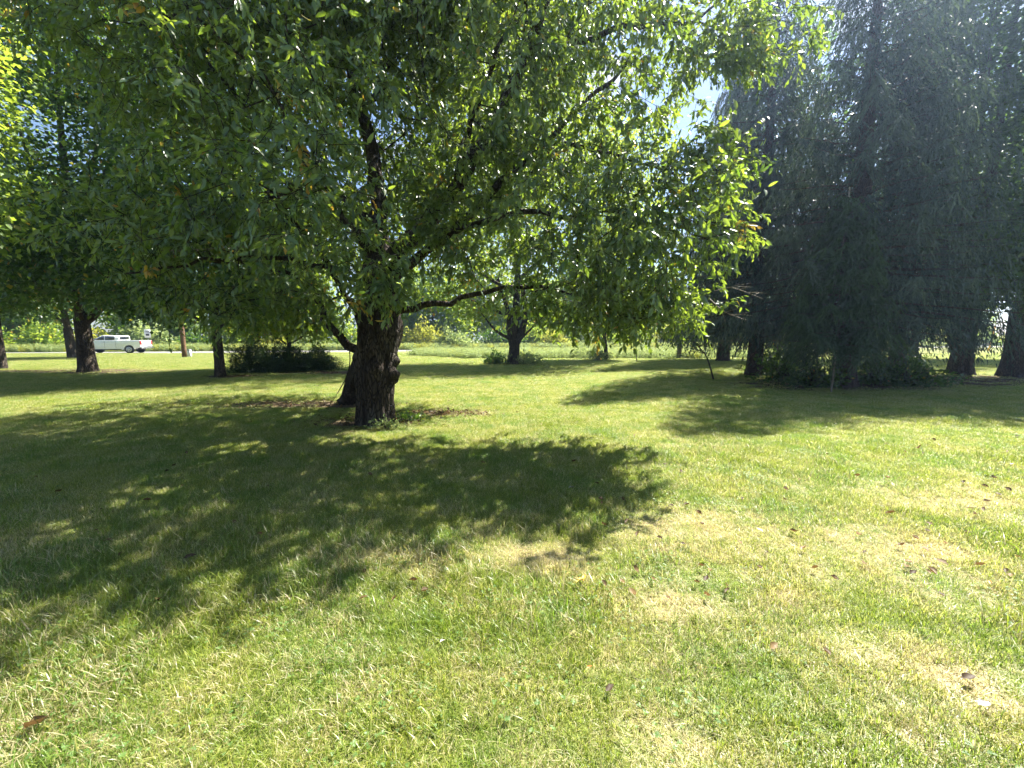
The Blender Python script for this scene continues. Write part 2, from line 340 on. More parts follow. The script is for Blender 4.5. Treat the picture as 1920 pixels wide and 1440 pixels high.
def tube_arrays(P, par, r, tan, best, ed):
    Vs, Fs, n0 = [], [], 0
    for lo, hi, k in ((0, .012, 3), (.012, .05, 5), (.05, 9, 9)):
        e = ed[(r[ed] >= lo) & (r[ed] < hi)]
        if not len(e): continue
        p = par[e]; main = best[p] == e; d = nrm(P[e] - P[p])
        tb = np.where(main[:, None], tan[p], d); rb = np.where(main, r[p], np.minimum(r[e] * 1.25, r[p]))
        def ring(C, T, R):
            ref = np.where(np.abs(T[:, 2:3]) < .92, np.array([[.3, .2, 1.]]), np.array([[1., .15, 0]])); u = nrm(np.cross(T, ref)); v = np.cross(T, u)
            a = np.arange(k) * 2 * math.pi / k
            return C[:, None] + R[:, None, None] * (np.cos(a)[None, :, None] * u[:, None] + np.sin(a)[None, :, None] * v[:, None])
        V = np.concatenate([ring(P[p], tb, rb), ring(P[e], tan[e], r[e])], 1).reshape(-1, 3)
        i = np.arange(k); q = np.stack([i, (i + 1) % k, k + (i + 1) % k, k + i], -1)
        F = (q[None] + (np.arange(len(e)) * 2 * k)[:, None, None]).reshape(-1, 4) + n0
        Vs.append(V); Fs.append(F); n0 += len(V)
    return np.concatenate(Vs), np.concatenate(Fs)

def lobe_points(lobes, n, rng, power=.42):
    w = np.array([(l[1][0] * l[1][1] * l[1][2]) ** .75 * (l[2] if len(l) > 2 else 1) for l in lobes]); c = rng.multinomial(n, w / w.sum()); out = []
    for l, k in zip(lobes, c):
        d = nrm(rng.normal(0, 1, (k, 3))); rr = rng.random(k) ** power; out.append(np.array(l[0]) + d * rr[:, None] * np.array(l[1]))
    return np.concatenate(out)
def thin(T, dmin, rng):
    """drop points to open gaps: uneven density from a smooth field"""
    f = np.sin(T[:, 0] * 1.7 + np.sin(T[:, 2] * 1.3) * 2) + np.sin(T[:, 1] * 1.9 + np.sin(T[:, 0] * 1.1) * 2) + np.sin(T[:, 2] * 2.3 + np.sin(T[:, 1] * 1.5) * 2)
    return T[rng.random(len(T)) < np.clip(.78 + .30 * f, .2, 1)]

def trunk_mesh(path, radii, k=28, n=40, flare=.55, flare_h=.5, rough=.05, bumps=(), seed=0, lobes=6, furrow=0):
    """one continuous trunk with root flare, bark relief and burls; bumps = (height, angle, size, height radius)"""
    C = curve(path, n); R = np.interp(np.linspace(0, 1, n), np.linspace(0, 1, len(radii)), radii); T = nrm(np.gradient(C, axis=0)); V = []
    h = C[:, 2] - C[0, 2]
    for j in range(n):
        u = nrm(np.cross(T[j], (0.0, 1.0, 0.02))); v = np.cross(T[j], u)
        for i in range(k):
            a = 2 * math.pi * i / k; fl = math.exp(-h[j] / flare_h * 1.6)
            rr = 1 + fl * flare * (.55 + .45 * math.sin(lobes * a + seed * 1.7 + 1.2 * math.sin(a * 2 + seed)))
            rr += .05 * math.sin(3 * a + seed + h[j] * .8) + rough * mnoise.noise((math.cos(a) * 3.2 + seed, math.sin(a) * 3.2, h[j] * 1.1)) + rough * .8 * mnoise.noise((math.cos(a) * 9 + seed, math.sin(a) * 9, h[j] * 1.8))
            if furrow: rr -= furrow * (1 - abs(mnoise.noise((math.cos(a) * 6.5 + seed, math.sin(a) * 6.5, h[j] * 1.3)) * 2.2)) ** 3 if abs(mnoise.noise((math.cos(a) * 6.5 + seed, math.sin(a) * 6.5, h[j] * 1.3))) < .45 else 0
            for bh, ba, bs, br in bumps:
                da = (a - ba + math.pi) % (2 * math.pi) - math.pi; rr += bs * math.exp(-(da * R[j] / br) ** 2 - ((h[j] - bh) / br) ** 2)
            V.append(C[j] + R[j] * rr * (math.cos(a) * u + math.sin(a) * v))
    i = np.arange(k); F = np.concatenate([np.stack([j * k + i, j * k + (i + 1) % k, (j + 1) * k + (i + 1) % k, (j + 1) * k + i], -1) for j in range(n - 1)])
    return np.array(V), F

def broadleaf(name, label, cat, base, r0, fork, lobes, nt, per, size, mat, bark=M_BARK2, group=None, seed=1, stems=None, spread=.38, tpl=TPL_SIMPLE, hang=.35, trunk_k=18, lean=(0, 0), power=.42, rnd_lo=0.0, hole=None):
    """tree as trunk + branches + crown; lobes are (centre, radii) relative to the base"""
    rng = np.random.default_rng(seed); base = np.asarray(base, float); t = thing(name, base, label, cat, group)
    top = np.array((lean[0], lean[1], fork)); sk = Skel()
    stems = stems or []
    path = [(0, 0, -.05), (lean[0] * .3 + rng.normal(0, .03), lean[1] * .3, fork * .4), tuple(top * .98)]
    cen = np.mean([np.array(l[0]) for l in lobes], axis=0); zt = max(l[0][2] + l[1][2] * .6 for l in lobes)
    sk.limb(path, r0, r0 * .72, .3)
    V, F = trunk_mesh(path, [r0 * .9, r0 * .82, r0 * .74], k=trunk_k * 2, n=34, flare=.34, flare_h=.4, seed=seed, furrow=.07, rough=.08)
    tr = link('trunk', raw_mesh('trunk', V, F, smooth=True), bark, t)
    leadtop = np.array((cen[0] * .8, cen[1] * .8, zt)); sk.limb([top, (top + leadtop) / 2 + rng.normal(0, .25, 3), leadtop], r0 * .6, .03, .35)
    for pts, ra, rb in stems:
        C = sk.limb([np.array(p, float) for p in pts], ra, rb, .3); m = MB(); n_ = len(C); m.tube(C + rng.normal(0, .015, C.shape), (ra + (rb - ra) * np.linspace(0, 1, n_)) * rng.uniform(.95, 1.06, n_), 12); m.build('stem', bark, t, smooth=True)
    for l in lobes:
        c = np.array(l[0], float); st = top + (leadtop - top) * rng.uniform(0, .35) if c[2] > fork + 1.5 else top * rng.uniform(.82, 1)
        mid = (st + c) / 2 + np.array((0, 0, -.08 * np.linalg.norm(c - st))) + rng.normal(0, .15, 3)
        sk.limb([st, mid, c], r0 * .33, .03, .35)
    T = thin(lobe_points(lobes, nt, rng, power), .2, rng); T = T[T[:, 2] > .25]
    if hole: T = T[~((T[:, 0] > hole[0]) & (T[:, 0] < hole[1]) & (T[:, 2] > hole[2]) & (T[:, 2] < hole[3]))]
    tips = sk.grow(T, rng=rng, step=.5)
    V, F = tube_arrays(*sk.tubes(rtip=.006)); link('branches', raw_mesh('branches', V, F, smooth=True), bark, t)
    P = np.array(sk.P)[tips]; n = len(P) * per; c = np.repeat(P, per, 0)
    off = rng.normal(0, 1, (n, 3)) * np.array((spread, spread, spread * .62)); pos = c + off
    out = nrm(pos - cen); ax = out * .5 + rng.normal(0, .7, (n, 3)); ax[:, 2] -= hang
    nh = rng.normal(0, .55, (n, 3)) + np.array((0, 0, 1.0)) + out * .3
    Ls = size * rng.uniform(.7, 1.3, n); V, F, rd = leaf_mesh_arrays(pos, ax, nh, Ls, Ls * rng.uniform(.6, .85, n), tpl, rnd_lo + (1 - rnd_lo) * rng.random(n))
    cr_ = link('crown', raw_mesh('crown', V, F, {'rnd': rd}), mat, t)
    return t

# ------------------------------------------------------------------ the big cherry tree
def cherry():
    rng = np.random.default_rng(11); B = MAIN
    t = thing('cherry_tree', B, 'large old cherry tree with burled trunk and long drooping leaves in mid lawn', 'tree')
    w = lambda px, py, Y: at(px, py, Y) - B
    # trunk, then the fused rear stem with its own root flare
    path = [(0, 0, -.06), (.0, .0, .45), (.0, .03, 1.0), w(712, 610, 7.5), w(706, 560, 7.55), w(708, 500, 7.7)]
    V, F = trunk_mesh(path, [.33, .31, .35, .40, .36, .26], k=120, n=150, flare=.42, flare_h=.26, rough=.11, seed=2, lobes=7, furrow=.09,
                      bumps=((1.02, 2.95, .55, .12), (.86, 3.05, .3, .08), (1.28, 3.2, .28, .10), (1.1, 1.9, .25, .11), (1.25, .35, .18, .12), (1.45, 1.3, .2, .15), (.6, 1.2, .1, .1), (1.75, 2.4, .2, .14)))
    V[:, 2] = np.maximum(V[:, 2], -.06)
    link('trunk', raw_mesh('trunk', V, F, smooth=True), M_BARK, t)
    q = gr(668, 752) - B
    path2 = [(q[0] + .05, q[1] - .3, -.06), (q[0] + .28, q[1] - .6, .55), w(700, 640, 8.4), w(690, 590, 8.1)]
    V, F = trunk_mesh(path2, [.27, .25, .27, .24], k=72, n=70, flare=.65, flare_h=.42, rough=.10, seed=5, lobes=5, furrow=.08)
    link('rear_stem', raw_mesh('rear_stem', V, F, smooth=True), M_BARK, t)
    sk = Skel(); sk.limb([(0, 0, 0), (0, 0.03, 1.0), w(708, 560, 7.55)], .30, .26)
    limbs = [  # hand-laid limbs, (points, base radius, tip radius)
        ([w(708, 560, 7.55), w(712, 450, 7.7), w(706, 350, 7.9), w(690, 250, 8.2), w(655, 120, 8.6), w(640, -60, 9.0), w(630, -260, 9.6)], .24, .05),
        ([w(735, 480, 7.7), w(790, 430, 7.4), w(850, 360, 7.2), w(905, 270, 7.1), w(950, 180, 7.0), w(995, 90, 6.9), w(1030, -20, 6.9), w(1060, -160, 7.2)], .17, .05),
        ([w(985, 105, 6.9), w(1060, 90, 6.9), w(1150, 55, 7.0), w(1240, 48, 7.1), w(1300, 40, 7.2), w(1380, -30, 7.3)], .075, .02),
        ([w(760, 500, 7.6), w(850, 430, 7.1), w(930, 350, 6.8), w(1020, 270, 6.6), w(1110, 180, 6.6), w(1190, 110, 6.8)], .10, .02),
        ([w(735, 585, 7.5), w(800, 572, 7.2), w(880, 556, 7.0), w(960, 538, 6.8), w(1050, 545, 6.6), w(1140, 560, 6.3), w(1240, 580, 6.0)], .08, .015),
        ([w(745, 520, 7.5), w(840, 440, 6.9), w(930, 410, 6.4), w(1000, 395, 6.1), w(1070, 408, 5.9), w(1150, 395, 5.7), w(1230, 425, 5.5), w(1310, 415, 5.3)], .075, .012),
        ([w(1020, 270, 6.6), w(1090, 270, 6.3), w(1180, 300, 6.0), w(1290, 330, 5.7)], .045, .012),
        ([w(668, 655, 7.7), w(636, 632, 7.6), w(612, 600, 7.6), w(596, 560, 7.6), w(560, 520, 7.4), w(500, 500, 7.0), w(400, 490, 6.5)], .10, .02),
        ([w(690, 600, 7.5), w(650, 560, 7.0), w(620, 500, 6.4), w(560, 430, 5.8), w(500, 360, 5.3)], .08, .02),
        ([w(700, 480, 7.6), w(640, 400, 6.9), w(580, 300, 6.2), w(530, 200, 5.6)], .09, .02),
        ([w(700, 420, 7.8), w(600, 330, 7.6), w(480, 220, 7.4), w(380, 100, 7.2)], .09, .02),
        ([w(700, 520, 7.7), w(690, 470, 8.8), w(660, 400, 10.2), w(620, 330, 11.6)], .13, .03),
        ([w(720, 520, 7.7), w(780, 420, 9.0), w(860, 330, 10.2), w(930, 250, 11.2)], .10, .03),
        ([w(705, 530, 7.5), w(715, 480, 6.6), w(720, 500, 5.8), w(712, 540, 5.3)], .05, .012),
        ([w(850, 360, 7.2), w(880, 250, 6.3), w(920, 130, 5.6), w(960, 40, 5.2)], .07, .02),
        ([w(620, 500, 6.4), w(480, 480, 6.0), w(330, 500, 5.6), w(200, 520, 5.4)], .05, .012),
    ]
    lm = []
    limbs = [(p_, a_ * .85, b_ * .85) for p_, a_, b_ in limbs]
    for pts, r0, r1 in limbs: lm.append(sk.limb(pts, r0, r1, .22, jit=.02, rng=rng))
    for C, (pts, r0, r1) in zip(lm, limbs):
        if r0 >= .07:
            m = MB(); n = len(C); C2 = C + rng.normal(0, .012, C.shape)
            m.tube(np.vstack([C2[0] - (C2[1] - C2[0]) * .8, C2]), np.concatenate([[r0 * 1.25], (r0 + (r1 - r0) * np.linspace(0, 1, n) ** .85) * rng.uniform(.94, 1.08, n)]), 10)
            m.build('limb', M_BARK, t, smooth=True)
    W_ = lambda x, y, z: np.array((x, y, z)) - B
    lobes = [(W_(1.45, 5.5, 3.1), (1.6, 1.5, 1.35), 1.4), (W_(2.7, 7.2, 6.7), (2.25, 1.7, 1.25), 1.2), (W_(-.1, 5.6, 7.5), (2.2, 1.15, 1.0), 1.3), (W_(3.35, 6.9, 6.3), (.8, .6, .55), 1.6), (W_(2.6, 5.9, 4.0), (.7, .6, .5), 1.6), (W_(-1.0, 6.3, 3.4), (1.0, .5, .8), 1.5), (W_(-.2, 6.0, 4.6), (.9, .5, .8), 1.3), (W_(1.9, 6.0, 2.1), (1.2, .7, .4), 1.3), (W_(-3.9, 5.6, 2.2), (1.3, .8, .4), 1.2), (W_(-2.45, 4.5, 3.75), (1.35, 1.1, 1.45), 1.3), (W_(-4.4, 6.0, 3.1), (2.0, 1.6, .95)),
             (W_(-1.2, 7.4, 7.3), (3.2, 2.4, 2.0), 2.0), (W_(0.1, 5.2, 5.1), (1.9, 1.0, 1.2), 1.2), (W_(-2.2, 9.6, 4.8), (3.0, 1.7, 2.0)), (W_(-4.6, 6.6, 6.0), (2.2, 2.0, 1.6), 2.0),
             (W_(-1.75, 5.15, 2.45), (.55, .45, .6), 1.6), (W_(1.2, 6.4, 2.25), (1.7, 1.0, .55)), (W_(-3.8, 9.2, 9.4), (4.4, 3.4, 2.3), 2.2), (W_(-4.2, 11.6, 5.2), (3.6, 2.2, 2.0), .8), (W_(-2.9, 6.4, 2.35), (1.3, .9, .5)),
             (W_(.3, 7.0, 4.4), (1.8, 1.2, 1.3), .9), (W_(-.1, 6.2, 2.5), (1.1, .6, .45), 1.3), (W_(-.6, 10.8, 6.2), (2.6, 1.6, 1.8), .8)]
    T = lobe_points(lobes, 13300, rng, .5); hi_ = T[:, 2] > 7.6; T = thin(T, .2, rng)
    # keep the trunk in view and the gap of sky at the right open
    Q = T + B; px = 960 + Q[:, 0] / Q[:, 1] * 750; py = 634 - (Q[:, 2] - 1.6) / Q[:, 1] * 750
    T = T[(Q[:, 2] > 1.55) & ~((px > 640) & (px < 790) & (py > 575)) & ~((px > 1285) & (py > 172) & (py < 262)) & ~((px > 740) & (px < 860) & (py > 575)) & (Q[:, 1] > 3.3)]
    Q = T + B; px = 960 + Q[:, 0] / Q[:, 1] * 750; py = 634 - (Q[:, 2] - 1.6) / Q[:, 1] * 750; u_ = rng.random(len(T))
    T = T[~((px > 760) & (px < 960) & (py > 470) & (py < 560) & (u_ < .35))]
    Q = T + B; px = 960 + Q[:, 0] / Q[:, 1] * 750; py = 634 - (Q[:, 2] - 1.6) / Q[:, 1] * 750; u_ = rng.random(len(T)); near_l = np.full(len(T), 1e3)
    for L0 in ([(735, 480), (790, 430), (850, 360), (905, 270), (950, 180), (995, 90), (1030, -20)], [(850, 430), (930, 350), (1020, 270), (1110, 180)], [(712, 470), (706, 350), (690, 250)], [(745, 520), (840, 440), (930, 410), (1040, 415)]):
        for a_, b_ in zip(L0, L0[1:]):
            a_, b_ = np.array(a_, float), np.array(b_, float); p_ = np.stack([px, py], -1); tt = np.clip(((p_ - a_) @ (b_ - a_)) / ((b_ - a_) @ (b_ - a_)), 0, 1); near_l = np.minimum(near_l, np.linalg.norm(p_ - (a_ + tt[:, None] * (b_ - a_)), axis=1))
    T = T[~((near_l < 48) & (Q[:, 1] < 7.3) & (u_ < .15))]
    tips = sk.grow(T, bias=.16, step=.28, droop=.12, rng=rng)
    V, F = tube_arrays(*sk.tubes(rtip=.0035, skip_hand=False)); link('branches', raw_mesh('branches', V, F, smooth=True), M_BARK, t)
    # twiglets at every tip carry long hanging leaves
    P = np.array(sk.P)[tips]; par = np.array(sk.par)[tips]; dirn = nrm(P - np.array(sk.P)[par]); m = len(P); k = 3; q = 8
    td = np.repeat(dirn, k, 0) * .9 + rng.normal(0, .6, (m * k, 3)); td[:, 2] -= .25; td = nrm(td); tl = rng.uniform(.16, .42, m * k); tp = np.repeat(P, k, 0)
    m_ = MB.__new__(MB)
    sag = np.zeros((m * k, 3)); sag[:, 2] = -.22
    f = (np.arange(q) + .6) / q
    pos = tp[:, None] + td[:, None] * (tl[:, None] * f)[..., None] + sag[:, None] * (tl[:, None] * f ** 2)[..., None]
    # thin three-sided twigs
    a0, a1 = tp, tp + td * tl[:, None] + sag * tl[:, None]; u = nrm(np.cross(td, (.2, .3, 1.0))); v = np.cross(td, u); ang = np.arange(3) * 2.0944
    ring = lambda c, r: c[:, None] + r * (np.cos(ang)[None, :, None] * u[:, None] + np.sin(ang)[None, :, None] * v[:, None])
    TV = np.concatenate([ring(a0, .0035), ring(a1, .0015)], 1).reshape(-1, 3); i = np.arange(3); qf = np.stack([i, (i + 1) % 3, 3 + (i + 1) % 3, 3 + i], -1)
    TF = (qf[None] + (np.arange(m * k) * 6)[:, None, None]).reshape(-1, 4); link('twigs', raw_mesh('twigs', TV, TF), M_BARK, t)
    pos = pos.reshape(-1, 3); n = len(pos); ax = np.repeat(td, q, 0) * .55 + rng.normal(0, .46, (n, 3)); ax[:, 2] -= .62
    nh = rng.normal(0, .8, (n, 3)) + np.repeat(td, q, 0) * .7 + np.array((0, -.1, .45)); Ls = rng.uniform(.06, .128, n) * np.repeat(rng.uniform(.85, 1.15, m), k * q); Wd = Ls * rng.uniform(.36, .52, n)
    # leaf colour varies by branch as well as by leaf
    rd = np.clip(np.repeat(rng.normal(.45, .2, m), k * q) + rng.normal(0, .17, n), 0, .93); yl = rng.random(n) < .008; rd[yl] = rng.uniform(.955, .99, yl.sum())
    yc = np.repeat(rng.random(m) < .008, k * q) & (rng.random(n) < .7); rd[yc] = rng.uniform(.962, .99, yc.sum())
    # the leaves that show largest are leaves of their own
    Wp = pos + B; dep = Wp[:, 1]; sx = 960 + Wp[:, 0] / dep * 750; sy = 634 - (Wp[:, 2] - 1.6) / dep * 750
    vis = (sx > 10) & (sx < 1910) & (sy > 10) & (sy < 690); score = np.where(vis, Ls / dep, 0); big = np.zeros(n, bool); big[np.argsort(-score)[:300]] = True
    sm = ~big
    fr_ = sm & (dep < 5.9); bk_ = sm & (dep >= 5.9)
    V, F, rr = leaf_mesh_arrays(pos[fr_], ax[fr_], nh[fr_], Ls[fr_], Wd[fr_], TPL_LONG, rd[fr_]); V2, F2, rr2 = leaf_mesh_arrays(pos[bk_], ax[bk_], nh[bk_], Ls[bk_] * 1.1, Wd[bk_] * 1.15, TPL_SIMPLE, rd[bk_])
    V, F, rr = np.concatenate([V, V2]), np.concatenate([F, F2 + len(V)]), np.concatenate([rr, rr2]); o = link('crown', raw_mesh('crown', V, F, {'rnd': rr}), M_CHERRY, t); o['kind'] = 'stuff'
    protos = []
    for c in np.linspace(.1, .9, 5):
        T_ = TPL_LONG[0] * np.array((1, .42, 1)); protos.append(raw_mesh('leaf', T_, TPL_LONG[1], {'rnd': np.full(8, c)})); protos[-1].materials.append(M_CHERRY)
    a, s, nn = leaf_frames(ax[big], nh[big])
    for p, A, Sd, Nn, l, c in zip(pos[big], a, s, nn, Ls[big], rd[big]):
        o = link('leaf', protos[min(4, int(c * 5))], None, t)
        Mx = Matrix.Identity(4)
        for r_ in range(3): Mx[r_][0] = A[r_] * l; Mx[r_][1] = Sd[r_] * l; Mx[r_][2] = Nn[r_] * l; Mx[r_][3] = p[r_]
        o.matrix_local = Mx
    # bare dead twigs among the lower branches
    dead = MB()
    for (x0, y0, d0, x1, y1, d1) in ((770, 500, 6.6, 700, 470, 6.2), (1340, 545, 5.2, 1430, 560, 5.0), (1330, 560, 5.2, 1400, 600, 5.0), (420, 545, 6.0, 300, 580, 5.7), (760, 470, 6.5, 640, 500, 6.1), (880, 420, 6.4, 800, 500, 6.2), (1000, 470, 6.0, 1090, 560, 5.8), (480, 460, 5.6, 300, 470, 5.4)):
        a_, b_ = w(x0, y0, d0), w(x1, y1, d1); C = curve([a_, (a_ + b_) / 2 + rng.normal(0, .05, 3), b_], 9); dead.tube(C, np.linspace(.008, .0025, 9), 4)
        for j in (3, 4, 5, 6, 7):
            e_ = C[j] + nrm(b_ - a_) * rng.uniform(.05, .2) + rng.normal(0, .09, 3); dead.tube([C[j], (C[j] + e_) / 2 + rng.normal(0, .01, 3), e_], [.004, .003, .0015], 3)
    dead.build('dead_twigs', M_TWIG, t)['kind'] = 'stuff'
    # thin vine hanging from the low limb
    hv = MB(); hv.tube(curve([w(655, 652, 7.7), w(656, 680, 7.75), w(648, 710, 7.9), gr(632, 742) - B + np.array((0, 0, .05))], 14), .011, 5); vo = hv.build('hanging_vine', M_BARK, t); vo['label'] = 'thin dark stem hanging from the low limb to the grass'
    return t
cherry()

# ------------------------------------------------------------------ broadleaf trees on the lawn
def lob(*a): return [((x, y, z), (rx, ry, rz)) for x, y, z, rx, ry, rz in a]
broadleaf('maple_tree', 'dense dark maple with thick flared trunk standing beside the white pickup', 'tree', gr(165, 697), .37, 2.6,
          lob((0, 0, 8, 5.5, 4.5, 4.5), (2.5, -2.5, 6, 3.5, 3, 2.6), (-3, -1, 5.5, 3.5, 3, 2.5), (1.5, -1.5, 3.9, 4.2, 3, 1.2), (3.5, -1, 10, 3.5, 3.5, 3), (5.0, -.5, 4.6, 2.4, 2.2, 1.4), (0, -2, 12.5, 4.5, 3.5, 3), (4.5, -1.5, 14, 4.5, 3.5, 3)), 3200, 28, .18, M_MAPLE, seed=21, spread=.46, hole=(-1.9, 1.7, 8.7, 11.8), stems=[([(0, 0, 2.2), (.9, .1, 3.1), (1.9, 0, 4.4)], .2, .09)])
broadleaf('maple_tree', 'maple with stout leaning trunk just behind the thickest trunk near the road', 'tree', gr(138, 672), .36, 2.4,
          lob((0, 0, 7, 4.5, 4, 4), (-2.5, 0, 4.5, 3.2, 3, 1.8), (2, 0, 4.6, 3, 3, 1.5), (0, 0, 13, 6, 4, 5)), 1100, 20, .24, M_MAPLE, seed=22, hole=(-3.4, 2.8, 13.5, 19), lean=(-.5, .3), spread=.6)
broadleaf('maple_tree', 'maple with slim straight trunk standing beside the dark low shrubs', 'tree', gr(413, 706), .21, 2.3,
          lob((0, 0, 5.4, 3.4, 3, 3), (-1.8, -.8, 3.4, 2.2, 2, 1.1), (1.6, -.6, 3.8, 2.2, 2, 1.3), (.5, -.5, 8, 3, 2.6, 2.2), (2.8, .4, 6.2, 2.4, 2.2, 2), (1.5, 0, 11.5, 4, 3, 2.8)), 2300, 24, .16, M_MAPLE, seed=23, spread=.40)
broadleaf('leafy_tree', 'sunlit yellow-green tree at the far left edge of the lawn', 'tree', (-16.6, 11.0, 0), .24, 2.2,
          lob((0, 0, 7.5, 3.0, 2.8, 4), (1.0, -.4, 5.0, 2.1, 2, 2), (1.0, -.2, 9.8, 2.3, 2.2, 2.4)), 1300, 22, .16, M_BRIGHT, seed=24, spread=.38)
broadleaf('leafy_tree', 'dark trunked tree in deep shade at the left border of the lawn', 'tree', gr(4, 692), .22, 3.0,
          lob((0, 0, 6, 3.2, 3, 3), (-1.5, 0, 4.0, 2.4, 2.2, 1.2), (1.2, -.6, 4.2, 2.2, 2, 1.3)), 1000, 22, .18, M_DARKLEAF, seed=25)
broadleaf('leafy_tree', 'small yellow-green tree spreading low over the dark evergreen shrubs', 'tree', gr(545, 692), .14, 1.3,
          lob((0, 0, 3.2, 2.6, 1.8, 1.4), (-1.4, -.3, 2.2, 1.5, 1.2, .7), (1.5, -.3, 2.3, 1.5, 1.2, .8), (0, 0, 5.5, 2.8, 2, 2)), 1200, 20, .15, M_BRIGHT, seed=26, spread=.32)
broadleaf('leafy_tree', 'old tree with thick forked trunk and weeds round its base in mid distance', 'tree', gr(962, 684), .40, 1.5,
          lob((0, 0, 7.5, 5, 4, 3.4), (2.8, -.8, 4.0, 2.8, 2.4, 1.6), (-3, -.5, 4.1, 2.8, 2.4, 1.7), (1.8, -1.2, 2.9, 1.5, 1, .7), (-1.8, -1.2, 3.0, 1.5, 1, .7), (4.5, 0, 7.5, 3.6, 3, 2.8), (0, 0, 12.5, 6, 4.5, 3.4), (-4.4, 0, 8, 3.6, 3, 2.8), (-1, 0, 17, 6, 4.5, 3), (5.5, 0, 12, 3.6, 3.2, 3)), 2200, 24, .19, M_BRIGHT, seed=27, spread=.52, lean=(.1, 0),
          stems=[([(.1, 0, 1.2), (.55, 0, 2.1), (.75, .1, 3.2), (.5, .1, 5)], .24, .12), ([(-.05, 0, 1.2), (-.25, .1, 2.2), (-.3, .1, 3.2), (-.9, .1, 5)], .20, .10)])
broadleaf('leafy_tree', 'slender young tree standing among the tall weeds', 'tree', gr(1138, 676), .16, 2.0,
          lob((0, 0, 5, 2.6, 2.2, 2.8), (.8, 0, 3, 1.6, 1.5, .9), (-1.0, 0, 3.2, 1.6, 1.5, 1), (1, 0, 9, 3.2, 2.6, 3)), 1000, 20, .19, M_BRIGHT, seed=28, lean=(-.25, 0))
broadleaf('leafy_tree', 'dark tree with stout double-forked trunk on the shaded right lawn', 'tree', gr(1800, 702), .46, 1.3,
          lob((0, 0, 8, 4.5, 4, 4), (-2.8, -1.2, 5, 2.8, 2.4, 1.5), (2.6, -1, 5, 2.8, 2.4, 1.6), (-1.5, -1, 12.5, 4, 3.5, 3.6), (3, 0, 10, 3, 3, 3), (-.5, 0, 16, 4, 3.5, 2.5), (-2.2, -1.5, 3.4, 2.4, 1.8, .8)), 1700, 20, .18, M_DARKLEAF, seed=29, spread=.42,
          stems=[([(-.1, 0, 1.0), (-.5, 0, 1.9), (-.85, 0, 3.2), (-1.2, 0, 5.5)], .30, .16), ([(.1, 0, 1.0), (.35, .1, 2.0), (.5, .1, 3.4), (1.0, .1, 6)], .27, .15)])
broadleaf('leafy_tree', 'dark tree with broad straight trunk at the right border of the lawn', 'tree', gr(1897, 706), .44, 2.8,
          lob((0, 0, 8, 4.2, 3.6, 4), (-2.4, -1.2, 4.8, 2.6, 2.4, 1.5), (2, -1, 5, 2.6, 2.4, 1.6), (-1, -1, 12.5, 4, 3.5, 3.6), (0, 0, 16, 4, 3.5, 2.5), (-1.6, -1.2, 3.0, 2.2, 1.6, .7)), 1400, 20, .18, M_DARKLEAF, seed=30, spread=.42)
for k, (x, y, h, lb) in enumerate(((20.5, 31, 24, 'tall dark tree far behind the spruces'), (31, 31, 25, 'broad dark tree behind the double-forked trunk'), (40, 30, 24, 'tall dark tree beyond the right border trunk'))):
    broadleaf('leafy_tree', lb, 'tree', (x, y, 0), .3, 3.0, lob((0, 0, h * .62, 5, 4, h * .38), (-3, 0, h * .4, 3.2, 3, h * .2), (3, 0, h * .4, 3.2, 3, h * .2)), 800, 18, .32, M_DARKLEAF, seed=31 + k, spread=.6)

